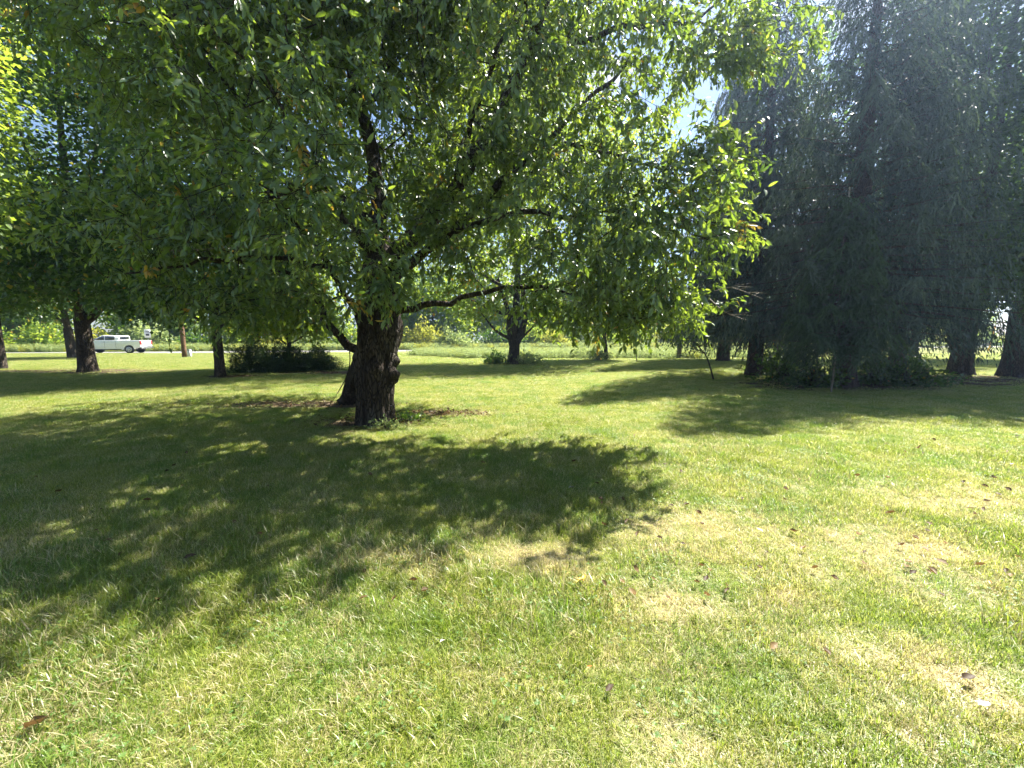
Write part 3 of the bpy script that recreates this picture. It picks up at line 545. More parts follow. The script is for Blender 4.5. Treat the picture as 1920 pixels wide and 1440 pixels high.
# ------------------------------------------------------------------ spruces
def spruce(name, label, base, H, R, z0, seed, r0, group='tall drooping spruces', per=40, needles=11, dead=True, whorl=.32, mat=M_NEEDLE, bark=M_BARK3, hang=1.0, nsz=1.0):
    rng = np.random.default_rng(seed); t = thing(name, base, label, 'tree', group)
    path = [(0, 0, -.05), (.05, 0, H * .3), (0, .05, H * .65), (0, 0, H)]
    V, F = trunk_mesh(path, [r0, r0 * .8, r0 * .45, .02], k=18 if r0 > .1 else 8, n=40, flare=.5, flare_h=.4, rough=.06, seed=seed); link('trunk', raw_mesh('trunk', V, F, smooth=True), bark if r0 > .1 else M_TWIG, t)
    br = MB(); pos, ax, ln = [], [], []
    z = z0; a0 = rng.uniform(0, 6)
    while z < H - .25:
        fr = (z - z0) / (H - z0); n = 6 if fr < .8 else 4
        for k in range(n):
            a = a0 + k * 2 * math.pi / n + rng.normal(0, .22); Lb = R * (1 - fr) ** .75 * rng.uniform(.72, 1.1) + .18; zz = z + rng.uniform(-.15, .15)
            o = np.array((math.cos(a), math.sin(a), 0)); s = np.linspace(0, 1, 8)
            drop = -.42 * (1 - fr * .8) * hang; C = np.array([o * Lb * q + np.array((0, 0, zz + Lb * (.12 * q + drop * q * q + .16 * q ** 4))) for q in s]); C[:, :2] += rng.normal(0, .02, (8, 2)) * Lb
            tint = rng.normal(0, .22); br.tube(C, np.linspace(.010 + .011 * Lb, .004, 8), 4)
            m = int(per * Lb / 2.4 * rng.choice((.15, .6, 1, 1.2))) + 4; q = rng.uniform(.16 if fr < .85 else 0, 1, m) ** .8; sd = rng.choice((-1, 1), m); lat = np.array((-math.sin(a), math.cos(a), 0))
            B0 = np.stack([np.interp(q, s, C[:, i]) for i in range(3)], -1); lm = (.30 + .62 * np.sin(q * 2.6)) * rng.uniform(.55, 1.25, m) * min(1, .35 + Lb / 3)
            D = lat[None] * (sd * rng.uniform(.3, .9, m))[:, None] + o[None] * rng.uniform(.1, .5, m)[:, None]; D[:, 2] -= .45 + .95 * hang * rng.random(m); D = nrm(D)
            f = (np.arange(needles) + rng.random(needles)) / needles
            p = B0[:, None] + D[:, None] * (lm[:, None] * f)[..., None]; p[..., 2] -= .30 * hang * lm[:, None] * f ** 2
            pos.append(p.reshape(-1, 3)); da = np.repeat(D, needles, 0) + rng.normal(0, .33, (m * needles, 3)); da[:, 2] -= .45 * hang; ax.append(da); ln.append(np.full(m * needles, tint) + .35 * np.repeat(q - .6, needles))  # needles get lighter towards each bough tip: lit tips painted into the colour
        z += whorl * rng.uniform(.8, 1.2); a0 += .7
    br.build('branches', bark, t, smooth=True)
    pos, ax = np.concatenate(pos), np.concatenate(ax); n = len(pos); Ls = rng.uniform(.09, .19, n) * nsz; rd = np.clip(rng.normal(.45, .18, n) + np.concatenate(ln), 0, 1)
    V, F, rr = leaf_mesh_arrays(pos, ax, rng.normal(0, 1, (n, 3)), Ls, rng.uniform(.022, .045, n) * nsz, TPL_NEEDLE, rd); link('crown', raw_mesh('crown', V, F, {'rnd': rr}), mat, t)
    if dead:
        d = MB()
        for k in range(64):
            zz = 1.0 + (H * .55 - 1) * rng.random() ** 2.2; a = rng.uniform(0, 6.28); Ld = rng.uniform(.5, 1.9); o = np.array((math.cos(a), math.sin(a), rng.uniform(-.25, .1)))
            C = np.array([o * (r0 * .6 + Ld * q) + np.array((0, 0, zz - .12 * q * q)) for q in np.linspace(0, 1, 5)]); d.tube(C, np.linspace(.014, .004, 5), 4)
            for j in (2, 3, 4): d.tube([C[j], C[j] + np.array((rng.normal(0, .12), rng.normal(0, .12), -rng.uniform(.05, .3)))], [.004, .0015], 3)
        d.build('dead_branches', M_DEAD, t)
    return t
spruce('spruce_tree', 'tall spruce with bare lower trunk and curtains of hanging twigs, right of the cherry', gr(1580, 724), 15.5, 3.7, 2.1, 41, .34)
spruce('spruce_tree', 'tall dark spruce rising behind the leaning sapling', gr(1355, 678), 20, 3.8, 2.2, 42, .40, per=30, nsz=1.3)
spruce('spruce_tree', 'tall dark spruce between the bare-trunked spruce and the double-forked tree', (14.6, 15.2, 0), 16, 3.2, 2.4, 43, .26, per=26)
spruce('spruce_tree', 'tall dark spruce standing behind the pale-stemmed young fir', (10.3, 17.0, 0), 17, 3.6, 2.1, 44, .30, per=36, nsz=1.2)
spruce('young_fir', 'slender young fir with thin pale stem in front of the tall spruces', gr(1558, 736), 5.8, 1.25, 1.5, 46, .028, group=None, per=85, needles=16, dead=False, whorl=.2, mat=M_YEW, bark=M_BARK3, hang=.7, nsz=.75)

# ------------------------------------------------------------------ shrubs and young plants
def shrub(name, label, base, r, h, n, size, mat, seed, group=None, cat='shrub', stems=9, tpl=TPL_SIMPLE, needles=False, hang=.1):
    rng = np.random.default_rng(seed); t = thing(name, base, label, cat, group); m = MB(); ends = []
    for k in range(stems):
        a = rng.uniform(0, 6.28); q = rng.uniform(.15, .95); e = np.array((math.cos(a) * r[0] * q, math.sin(a) * r[1] * q, h * (1 - .55 * q * q) * rng.uniform(.75, 1.05)))
        C = curve([(e[0] * .12, e[1] * .12, -.03), e * .5 + np.array((0, 0, h * .12)), e], 7); m.tube(C, np.linspace(.018, .004, 7), 5); ends.append(C)
    m.build('stems', M_BARK2, t, smooth=True)
    d = nrm(rng.normal(0, 1, (n, 3))); d[:, 2] = np.abs(d[:, 2]); rr = rng.random(n) ** .4
    lump = 1 + .30 * np.sin(d[:, 0] * 5 + seed) * np.sin(d[:, 1] * 5 + seed * 2) + .15 * np.sin(d[:, 2] * 9 + d[:, 0] * 6)
    pos = d * (rr * lump)[:, None] * np.array((r[0], r[1], h)); pos[:, 2] = pos[:, 2] * .97 + .04
    ax = d * .8 + rng.normal(0, .6, (n, 3)); ax[:, 2] += .25 - hang
    Ls = size * rng.uniform(.6, 1.35, n); V, F, rd = leaf_mesh_arrays(pos, ax, rng.normal(0, .7, (n, 3)) + np.array((0, 0, .8)), Ls, Ls * (.22 if needles else .62), tpl, rng.random(n))
    link('foliage', raw_mesh('foliage', V, F, {'rnd': rd}), mat, t); return t
shrub('evergreen_shrub', 'dark low evergreen shrub beside the slim maple trunk', gr(480, 699), (1.15, .8), 1.45, 10000, .12, M_YEW, 51, 'dark shrubs in the lawn', needles=True)
shrub('evergreen_shrub', 'dark evergreen shrub in the middle of the low clump under the small tree', gr(535, 697), (1.1, .8), 1.3, 9000, .12, M_YEW, 52, 'dark shrubs in the lawn', needles=True)
shrub('evergreen_shrub', 'dark blue-green spreading shrub nearest to the cherry trunk', gr(596, 695), (1.1, .7), 1.1, 8000, .12, M_YEW, 53, 'dark shrubs in the lawn', needles=True)
for k, (px, py, rx, ry, h, mt, lb) in enumerate((
    (1470, 716, 1.2, .7, 1.2, M_MAPLE, 'dark leafy undergrowth shrub below the spruce at its lawn edge'),
    (1525, 726, .9, .6, .75, M_MAPLE, 'low dark shrub in front of the pale fir stem'),
    (1640, 722, 1.1, .6, .9, M_MAPLE, 'dark leafy shrub just right of the bare spruce trunk'),
    (1705, 724, 1.2, .6, .8, M_MAPLE, 'low dark shrub between spruce trunk and double-forked tree'),
    (1440, 700, .9, .7, .9, M_MAPLE, 'green shrub with drooping leaves left of the spruce undergrowth'),
    (1685, 690, 1.5, .8, 1.1, M_MAPLE, 'green shrub in dappled light behind the undergrowth'))):
    shrub('undergrowth_shrub', lb, gr(px, py), (rx, ry), h, 1300, .13, mt, 60 + k, 'undergrowth below the spruces', stems=44)
for k, (px, py, rx, h, mt, lb) in enumerate(((985, 684, 1.2, .65, M_WEED, 'pale weedy bush right of the thick forked trunk'), (930, 684, .7, .7, M_DARKLEAF, 'dark ivy-like bush left of the thick forked trunk'), (1120, 676, .9, .8, M_WEED, 'grey-green weed clump left of the slender young tree'),
    (1090, 672, 1.0, .9, M_WEED, 'tall pale weed clump among the verge weeds'), (1250, 668, 1.1, 1.0, M_WEED, 'tall pale weed clump beside the grey pole'), (1180, 670, .9, .7, M_GOLD, 'yellowish weed clump beyond the slender young tree'))):
    shrub('weed_clump', lb, gr(px, py), (rx, .6), h, 1300, .12, mt, 80 + k, 'weed clumps', cat='plant', tpl=TPL_SIMPLE, hang=-.3)
shrub('seedling_patch', 'small leafy seedlings at the foot of the cherry trunk', gr(765, 790), (.45, .22), .14, 420, .045, M_MAPLE, 90, cat='plant', stems=8)
shrub('seedling_patch', 'tuft of pale seedlings growing right against the cherry trunk base', gr(725, 806), (.3, .12), .16, 240, .05, M_WEED, 91, cat='plant', stems=6)

def sapling(name, label, base, pts, r, seed, n=0, mat=M_DARKLEAF, spread=(.5, .4, .25), size=.10):
    rng = np.random.default_rng(seed); t = thing(name, base, label, 'tree'); b = np.asarray(base); P = [np.asarray(p) - b for p in pts]; m = MB(); C = curve(P, 14); m.tube(C, np.linspace(r, r * .4, 14), 6)
    tip = C[-1]
    for k in range(7 if n else 3):
        j = rng.integers(6, 13); e = (tip + rng.normal(0, 1, 3) * np.array(spread)) if n else C[j] + rng.normal(0, .12, 3); m.tube([C[j], (C[j] + e) / 2 + rng.normal(0, .03, 3), e], [r * .4, r * .3, .002], 4)
    m.build('stem', M_BARK2, t, smooth=True)
    if n:
        pos = tip + rng.normal(0, 1, (n, 3)) * np.array(spread); ax = rng.normal(0, .6, (n, 3)); ax[:, 2] -= .5; Ls = size * rng.uniform(.7, 1.3, n)
        V, F, rd = leaf_mesh_arrays(pos, ax, rng.normal(0, .7, (n, 3)) + np.array((0, 0, .8)), Ls, Ls * .5, TPL_OVAL, rng.random(n)); link('foliage', raw_mesh('foliage', V, F, {'rnd': rd}), mat, t)
b = gr(1338, 713); Yb = b[1]
sapling('leaning_sapling', 'thin dark leaning sapling with drooping leaves at the shadow edge', b, [b, at(1332, 690, Yb), at(1322, 664, Yb), at(1300, 640, Yb)], .035, 95, 260, spread=(.55, .4, .22))
b = gr(1194, 680); Yb = b[1]
sapling('thin_sapling', 'thin bare sapling stem standing in the far lawn', b, [b, at(1193, 655, Yb), at(1194, 625, Yb), at(1197, 600, Yb)], .03, 96)

# ------------------------------------------------------------------ trees and bushes beyond the road
rng = np.random.default_rng(99)
far = [(-96, 62, 11), (-86, 58, 10), (-76, 64, 12), (-66, 60, 10), (-57, 66, 12), (-49, 58, 8), (-40, 64, 11), (-31, 58, 9), (-22, 66, 12), (-13, 58, 8.5), (-5, 64, 11), (4, 58, 9), (12, 66, 12), (20, 58, 9), (29, 64, 11), (38, 58, 9), (48, 66, 12), (58, 60, 10), (68, 64, 11), (78, 60, 11), (88, 64, 12), (98, 60, 11), (108, 62, 12)]
for k, (x, y, h) in enumerate(far):
    hh = h * rng.uniform(1.45, 1.8)
    broadleaf('distant_tree', ('bright yellow-green' if k % 6 else 'deep green') + ' leafy tree in the tree line beyond the road', 'tree', (x, road_y(x) + y - 44, 0), .22, 1.8, lob((0, 0, hh * .56, 5.0, 3, hh * .42), (-3, -.6, hh * .27, 3.4, 2.2, hh * .25), (3.1, -.6, hh * .27, 3.4, 2.2, hh * .25)), 720, 15, .54,
              M_BRIGHT if k % 6 else M_MAPLE, seed=100 + k, spread=.75, group='tree line beyond the road', trunk_k=10)
for k in range(44):
    x = -78 + k * 5 + rng.uniform(-1.2, 1.2); y = road_y(x) + rng.uniform(6.0, 9.5); mt = (M_BRIGHT, M_GOLD, M_WEED, M_BRIGHT if k % 8 == 3 else M_MAPLE)[k % 4]
    shrub('roadside_bush', ('bright green', 'yellow goldenrod-coloured', 'pale grey-green', 'darker green')[k % 4] + ' bush in the hedge along the far side of the road', (x, y, 0), (rng.uniform(2.6, 3.6), 1.6), rng.uniform(1.8, 4.2), 1900, .40, mt, 130 + k, 'bushes along the far side of the road')

# ------------------------------------------------------------------ poles, signs and boxes
M_POLE = bark_mat('pole_wood', (.16, .09, .05), (.34, .21, .13), (.30, .19, .12), 14, .25); M_POLE2 = bark_mat('grey_pole_wood', (.20, .18, .16), (.36, .33, .30), (.3, .28, .26), 14, .25)
M_WHITE = plain('white_paint', (.80, .80, .78), .45, namt=.08); M_YELLOW = plain('yellow_plastic', (.85, .42, .03), .45, namt=.15); M_STEEL = plain('galvanised_steel', (.42, .43, .44), .4, .8); M_DARK = plain('dark_metal', (.03, .03, .035), .5); M_PRINT = plain('sign_print', (.10, .10, .11), .6)
def pole(label, base, r, h, mat):
    t = thing('utility_pole', base, label, 'pole'); m = MB(); z = np.linspace(-.1, h, 12); m.tube(np.stack([.01 * np.sin(z), .01 * np.cos(z), z], -1), np.linspace(r, r * .72, 12), 14); m.build('shaft', mat, t, smooth=True)
    c = MB(); c.box((0, .0, h - .6), (2.2, .1, .12), .015); c.build('crossarm', mat, t)
    for x in (-.95, -.35, .35, .95):
        i = MB(); i.tube([(x, 0, h - .54), (x, 0, h - .48), (x, 0, h - .44), (x, 0, h - .38)], [.03, .055, .035, .045], 10); i.build('insulator', M_STEEL, t)
    return t
pole('brown wooden utility pole standing right of the white pickup', gr(346, 671), .17, 9, M_POLE)
pole('weathered grey utility pole behind the right side of the cherry crown', gr(1273, 673), .17, 9, M_POLE2)
PB = np.array((51.5, 38.5, 0)); pole('utility pole past the right border that holds the guy wire', PB, .17, 9, M_POLE)
b = gr(356, 670); t = thing('utility_pedestal', b, 'small pale utility box at the foot of the brown pole', 'utility box'); m = MB(); m.box((0, 0, .30), (.26, .24, .60), .03); m.build('housing', M_WHITE, t); m = MB(); m.box((0, 0, .63), (.30, .28, .07), .02); m.build('lid', M_STEEL, t)
b = np.array((at(278, 640, 48.2)[0], 48.2, 0)); t = thing('road_sign', b, 'white rectangular road sign above the pickup bed', 'sign', rz=.3)
m = MB(); m.box((0, .06, 1.3), (.06, .05, 2.7), .01); m.build('post', M_STEEL, t); m = MB(); m.box((0, 0, 2.15), (.62, .03, 1.0), .012); p = m.build('panel', M_WHITE, t)
for z, wd, hh in ((2.42, .36, .10), (2.24, .42, .05), (2.0, .34, .22)):
    m = MB(); m.box((0, -.018, z), (wd, .006, hh)); m.build('print', M_PRINT, p)
b = gr(1842, 656); t = thing('white_box', b, 'small white box on a short post beside the yellow guard', 'box'); m = MB(); m.box((0, 0, .12), (.1, .1, .26), .01); m.build('post', M_POLE, t); m = MB(); m.box((0, 0, .44), (.5, .36, .38), .05); m.build('housing', M_WHITE, t); m = MB(); m.box((0, -.02, .72), (.34, .28, .2), .06); m.build('cap', M_DARK, t)
b = gr(1853, 658); b2 = at(1866, 612, b[1]); t = thing('guy_wire', b, 'slanting yellow guy-wire guard near the white box', 'guy wire')
d = nrm(PB + np.array((0, 0, 8.2)) - b); m = MB(); e = (b2 - b) * 1.0; m.tube([(0, 0, .02), e * .5, e], .065, 10); m.build('guard', M_YELLOW, t, smooth=True); m = MB(); m.tube([e * .95, e * 2, PB + np.array((0, 0, 8.2)) - b], .012, 5); m.build('wire', M_STEEL, t)
b = gr(1229, 667); t = thing('marker_post', b, 'thin yellow marker post among the weeds', 'post'); m = MB(); m.tube([(0, 0, -.05), (.01, 0, .7), (0, 0, 1.45)], .05, 8); m.build('shaft', M_YELLOW, t); m = MB(); m.box((0, 0, 1.5), (.13, .05, .12), .015); m.build('cap', M_YELLOW, t)

# ------------------------------------------------------------------ white pickup
def pickup(base, rz):
    t = thing('pickup_truck', base, 'white crew-cab pickup truck on the road seen from its side', 'truck', rz=rz)
    M_P = plain('white_car_paint', (.78, .79, .81), .22, namt=.03, coat=.6); M_G = plain('tinted_glass', (.025, .03, .04), .06, spec=.8); M_B = plain('black_trim', (.02, .02, .022), .55); M_T = plain('tyre_rubber', (.022, .022, .022), .85); M_R = plain('alloy_wheel', (.45, .46, .48), .3, .7); M_L = plain('tail_light_red', (.45, .02, .02), .15, spec=.8); M_H = plain('headlight_glass', (.6, .62, .65), .1, spec=.8); M_C = plain('chrome_bumper', (.62, .63, .65), .18, .9)
    # local: +x is the front, y is across, z up;  length 5.9
    def arch(cx, r, n=9): return [(cx + r * math.cos(a), .40 + r * math.sin(a)) for a in np.linspace(0, math.pi, n)]
    fx, bx, ra = 1.92, -1.86, .46
    prof = [(-2.92, .62), (-2.92, 1.32), (-2.88, 1.36), (1.15, 1.36), (1.35, 1.33), (2.6, 1.24), (2.85, 1.12), (2.95, .95), (2.95, .50), (2.86, .42)] + arch(fx, ra) + [(fx - ra - .06, .36), (bx + ra + .06, .36)] + arch(bx, ra) + [(bx - ra - .05, .52)]
    m = MB(); m.prism(prof, -.99, .99); body = m.build('body', M_P, t)
    bv = body.modifiers.new('bevel', 'BEVEL'); bv.width = .05; bv.segments = 2; bv.limit_method = 'ANGLE'; bv.angle_limit = math.radians(40)
    cab = [(-.95, 1.345), (-.98, 1.80), (-.88, 1.88), (.35, 1.90), (.55, 1.86), (1.40, 1.345)]
    b0, b1 = .95, .80; n = len(cab); m = MB(); yy = [b0 if z < 1.4 else b1 + (.03 if z < 1.87 else -.03) for _, z in cab]
    m.add([(x, -w, z) for (x, z), w in zip(cab, yy)] + [(x, w, z) for (x, z), w in zip(cab, yy)], [tuple(range(n)), tuple(range(n, 2 * n))[::-1]] + [((i + 1) % n, i, n + i, n + (i + 1) % n) for i in range(n)]); cb = m.build('cab', M_P, t)
    bv = cb.modifiers.new('bevel', 'BEVEL'); bv.width = .04; bv.segments = 2; bv.limit_method = 'ANGLE'; bv.angle_limit = math.radians(30)
    def yat(z): return b0 + (b1 + .03 - b0) * (z - 1.345) / (1.80 - 1.345) + .012
    for sgn in (-1, 1):
        for poly in ([(1.18, 1.40), (.50, 1.79), (.30, 1.80), (.30, 1.40)], [(.22, 1.40), (.22, 1.80), (-.52, 1.79), (-.62, 1.70), (-.62, 1.40)]):
            m = MB(); k = len(poly); m.add([(x, sgn * yat(z), z) for x, z in poly] + [(x, sgn * (yat(z) - .03), z) for x, z in poly], [tuple(range(k)), tuple(range(k, 2 * k))[::-1]] + [((i + 1) % k, i, k + i, k + (i + 1) % k) for i in range(k)]); m.build('side_window', M_G, t)
    m = MB(); m.box((-.985, 0, 1.60), (.03, 1.35, .30), .01); m.build('rear_window', M_G, t)
    m = MB(); m.add([(1.31, -.82, 1.42), (1.31, .82, 1.42), (.63, .74, 1.83), (.63, -.74, 1.83), (1.28, -.82, 1.40), (1.28, .82, 1.40), (.6, .74, 1.81), (.6, -.74, 1.81)], [(0, 1, 2, 3), (7, 6, 5, 4), (0, 4, 5, 1), (1, 5, 6, 2), (2, 6, 7, 3), (3, 7, 4, 0)]); m.build('windshield', M_G, t)
    m = MB(); m.box((-1.95, 0, 1.372), (1.7, 1.62, .02)); m.build('bed_opening', M_B, t)
    for x in (fx, bx):
        for sgn in (-1, 1):
            m = MB(); m.tube([(x, sgn * .74, .40), (x, sgn * .76, .40), (x, sgn * .98, .40), (x, sgn * 1.0, .40)], [.34, .40, .40, .35], 28); w = m.build('wheel', M_T, t, smooth=False)
            r = MB(); r.tube([(x, sgn * .985, .40), (x, sgn * 1.004, .40), (x, sgn * 1.010, .40)], [.275, .275, .26], 24); rim = r.build('rim', M_R, w)
            for q in range(6):
                a = q * math.pi / 3; s_ = MB(); s_.tube([(x + .10 * math.cos(a + .25), sgn * 1.013, .40 + .10 * math.sin(a + .25)), (x + .22 * math.cos(a + .25), sgn * 1.013, .40 + .22 * math.sin(a + .25))], [.025, .04], 5); s_.build('rim_slot', M_B, w)
    for sgn in (-1, 1):
        m = MB(); m.box((-2.90, sgn * .885, 1.10), (.10, .235, .42), .03); m.build('tail_light', M_L, t)
        m = MB(); m.box((2.86, sgn * .80, .98), (.16, .34, .20), .04); m.build('headlight', M_H, t)
        m = MB(); m.box((1.12, sgn * 1.10, 1.42), (.14, .22, .20), .04); m.build('mirror', M_B, t)
        for x in (.42, -.52): m = MB(); m.box((x, sgn * 1.0, 1.16), (.20, .04, .04), .012); m.build('door_handle', M_P, t)
        for x in (1.22, .26, -.72): m = MB(); m.box((x, sgn * .9935, .92), (.014, .012, .80)); m.build('door_seam', M_B, t)
        m = MB(); m.box((.05, sgn * .98, .40), (2.5, .12, .08), .02); m.build('running_board', M_B, t)
    m = MB(); m.box((-2.93, 0, 1.02), (.05, 1.50, .56), .02); tg = m.build('tailgate', M_P, t); m = MB(); m.box((-2.962, 0, 1.18), (.02, .28, .07), .008); m.build('tailgate_handle', M_B, tg)
    m = MB(); m.box((-3.0, 0, .60), (.22, 1.92, .20), .05); m.build('rear_bumper', M_C, t); m = MB(); m.box((2.96, 0, .56), (.18, 1.94, .22), .06); m.build('front_bumper', M_C, t); m = MB(); m.box((2.95, 0, .92), (.06, 1.2, .34), .02); m.build('grille', M_B, t)
    m = MB(); m.box((0, 0, .42), (5.2, .9, .16), .02); m.build('chassis', M_B, t)
c = at(237, 650, 44.6); pickup((c[0], road_y(c[0]) - 1.5, .009), math.pi + math.atan(.23))

# ------------------------------------------------------------------ grass
PROTO = bpy.data.collections.new('ground_cover_pieces')
def blade_patch(name, n, rad, hlo, hhi, wlo, whi, lean, seed, mat, flat=0.0, rlo=0, rhi=1):
    rng = np.random.default_rng(seed); pos = np.stack([rng.uniform(-rad, rad, n), rng.uniform(-rad, rad, n), np.zeros(n)], -1); az = rng.uniform(0, 6.283, n); D = np.stack([np.cos(az), np.sin(az), np.zeros(n)], -1); Sd = np.stack([-np.sin(az), np.cos(az), np.zeros(n)], -1)
    h = rng.uniform(hlo, hhi, n) * rng.uniform(.6, 1, n); ln = np.abs(rng.normal(lean, lean * .6, n)); w = rng.uniform(wlo, whi, n); fl = rng.random(n) < flat; ln[fl] = rng.uniform(1.6, 4, fl.sum()); hz = np.where(fl, h * .25, h)
    tw = rng.normal(0, .5, n); Sd = nrm(Sd + D * tw[:, None]); rows = []
    for f, wf in ((0, 1), (.4, .95), (.75, .65)):
        c = pos + D * (ln * h * f ** 1.8)[:, None]; c = c + np.array((0, 0, 1.)) * (hz * (f - .18 * f * f * np.minimum(ln, 1.5)))[:, None]
        rows += [c - Sd * (w * wf / 2)[:, None], c + Sd * (w * wf / 2)[:, None]]
    rows.append(pos + D * (ln * h)[:, None] + np.array((0, 0, 1.)) * (hz * (1 - .18 * np.minimum(ln, 1.5)))[:, None])
    V = np.stack(rows, 1).reshape(-1, 3); o = (np.arange(n) * 7)[:, None, None]
    Q = (np.array([(0, 1, 3, 2), (2, 3, 5, 4)])[None] + o).reshape(-1, 4); T3 = (np.array([(4, 5, 6)])[None] + o).reshape(-1, 3)
    return link(name, raw_mesh(name, V, [Q, T3], {'rnd': np.repeat(rng.uniform(rlo, rhi, n), 7)}), mat, col=PROTO)
def weed_patch(name, n, rad, h, seed, mat):
    rng = np.random.default_rng(seed); V_, F_, R_ = [], [], []; off = 0
    for k in range(n):
        a = rng.uniform(0, 6.28); q = rad * math.sqrt(rng.random()); b = np.array((q * math.cos(a), q * math.sin(a), 0)); hh = h * rng.uniform(.5, 1.1); m = 16; f = np.linspace(.1, 1, m); ln = rng.normal(0, .12, 2)
        pos = b + np.stack([ln[0] * f * hh, ln[1] * f * hh, f * hh], -1); ax = rng.normal(0, .7, (m, 3)); ax[:, 2] += .35; Ls = (.16 - .07 * f) * rng.uniform(.7, 1.3, m)
        V, F, r = leaf_mesh_arrays(pos, ax, rng.normal(0, .5, (m, 3)) + np.array((0, 0, 1)), Ls, Ls * .35, TPL_SIMPLE, np.clip(rng.normal(.3 + .4 * f, .15), 0, 1)); V_.append(V); F_.append(F + off); R_.append(r); off += len(V)
        sv = np.array([b + (-.006, 0, 0), b + (.006, 0, 0), pos[-1]]); V_.append(sv); F_.append(np.array([(off, off + 1, off + 2)])); R_.append(np.full(3, .5)); off += 3
    return link(name, raw_mesh(name, np.concatenate(V_), np.concatenate(F_), {'rnd': np.concatenate(R_)}), mat, col=PROTO)
def scatter(name, label, cat, pts, scl, which, objs, mat, quarter=False):
    """one object whose points carry copies of the pieces"""
    col = bpy.data.collections.new(name + '_pieces')
    for o in objs: col.objects.link(o)
    names = sorted(o.name for o in objs); order = np.array([names.index(o.name) for o in objs])
    me = bpy.data.meshes.new(name); me.vertices.add(len(pts)); me.vertices.foreach_set('co', np.asarray(pts, np.float32).ravel())
    rng = np.random.default_rng(len(pts))
    for k, ty, vals in (('turn', 'FLOAT', rng.integers(0, 4, len(pts)) * (math.pi / 2) if quarter else rng.uniform(0, 6.283, len(pts))), ('size', 'FLOAT', scl), ('pick', 'INT', order[which])):
        a = me.attributes.new(k, ty, 'POINT'); a.data.foreach_set('value', np.asarray(vals, np.float32 if ty == 'FLOAT' else np.int32))
    o = link(name, me, mat); g = bpy.data.node_groups.new(name, 'GeometryNodeTree')
    g.interface.new_socket('Geometry', in_out='INPUT', socket_type='NodeSocketGeometry'); g.interface.new_socket('Geometry', in_out='OUTPUT', socket_type='NodeSocketGeometry')
    gi, go = g.nodes.new('NodeGroupInput'), g.nodes.new('NodeGroupOutput'); ci = g.nodes.new('GeometryNodeCollectionInfo'); ci.inputs['Collection'].default_value = col; ci.inputs['Separate Children'].default_value = True; ci.inputs['Reset Children'].default_value = True
    ip = g.nodes.new('GeometryNodeInstanceOnPoints'); ip.inputs['Pick Instance'].default_value = True
    def na(k, ty):
        n = g.nodes.new('GeometryNodeInputNamedAttribute'); n.data_type = ty; n.inputs['Name'].default_value = k; return n.outputs[0]
    cx = g.nodes.new('ShaderNodeCombineXYZ'); g.links.new(na('turn', 'FLOAT'), cx.inputs[2])
    g.links.new(gi.outputs[0], ip.inputs['Points']); g.links.new(ci.outputs[0], ip.inputs['Instance']); g.links.new(na('pick', 'INT'), ip.inputs['Instance Index']); g.links.new(cx.outputs[0], ip.inputs['Rotation']); g.links.new(na('size', 'FLOAT'), ip.inputs['Scale']); g.links.new(ip.outputs[0], go.inputs[0])
    md = o.modifiers.new('scatter', 'NODES'); md.node_group = g
    return tag(o, label, cat, kind='stuff')
A = [blade_patch('blades_a%d' % k, 1450, .16, .025, .066, .0019, .0037, .7, 200 + k, M_GRASS, flat=.2) for k in range(6)]
B_ = [blade_patch('blades_b%d' % k, 1250, .16, .02, .05, .0018, .0034, .95, 210 + k, M_GRASS, flat=.4, rlo=.2) for k in range(4)]
C_ = [blade_patch('blades_c%d' % k, 200, .17, .05, .12, .003, .006, .65, 220 + k, M_GRASS, rhi=.7) for k in range(2)]
D_ = [blade_patch('blades_d%d' % k, 230, .16, .015, .05, .003, .006, 1.2, 230 + k, M_GRASS, flat=.5, rlo=.1) for k in range(2)]
E_ = [blade_patch('blades_e%d' % k, 3400, .31, .02, .085, .003, .0055, .7, 250 + k, M_GRASS, flat=.2) for k in range(4)]
rng = np.random.default_rng(321)
def dry_np(x, y): # same places as the straw patches of the material, roughly
    f = np.zeros_like(x)
    for cx, cy_, rx, ry in ((1.75, 3.1, 1.5, .75), (.15, 2.75, .8, .3), (2.9, 2.9, .9, .8), (.9, 2.25, .55, .25), (2.05, 1.75, .5, .35), (4.6, 3.9, 1.6, .7)): f = np.maximum(f, np.clip(1.1 - np.hypot((x - cx) / rx, (y - cy_) / ry), 0, 1))
    return f
def tiles(y0, y1, sp, margin=.8):
    out = []
    for q in np.arange(y0 + sp / 2, y1, sp):
        hw = q * 1.30 + margin; xs = np.arange(-math.ceil(hw / sp) * sp, hw, sp); out.append(np.stack([xs, np.full(len(xs), q), np.zeros(len(xs))], -1))
    return np.concatenate(out)
near = tiles(.6, 9, .3); mid = tiles(9, 22.2, .6); farp = tiles(22.2, 41.4, .96); pts = np.concatenate([near, mid, farp]); x, y = pts[:, 0], pts[:, 1]; sc = np.concatenate([rng.uniform(.9, 1.15, len(near)), np.full(len(mid), 1.02), np.full(len(farp), 1.63)])
lump = np.clip(1 + .22 * np.sin(x * 2.3 + 1.3 * np.sin(y * 1.7)) * np.sin(y * 2.9 + np.sin(x * 1.3)), .7, 1.25); sc = np.where(y < 9, sc * (.6 + .4 * lump), sc)
bare = bare_at(x, y); dr = dry_np(x, y); u = rng.random(len(pts)); wh = np.where(y < 9, rng.integers(0, 6, len(pts)), 12 + rng.integers(0, 4, len(pts))); wh = np.where((y < 9) & (u < .08 + dr * .9), 6 + rng.integers(0, 4, len(pts)), wh); wh = np.where(bare > .35, 10 + rng.integers(0, 2, len(pts)), wh); sc = np.where((bare > .35) & (y >= 9), sc * 1.6, sc)
keep = ~((bare > .8) & (rng.random(len(pts)) < .5))
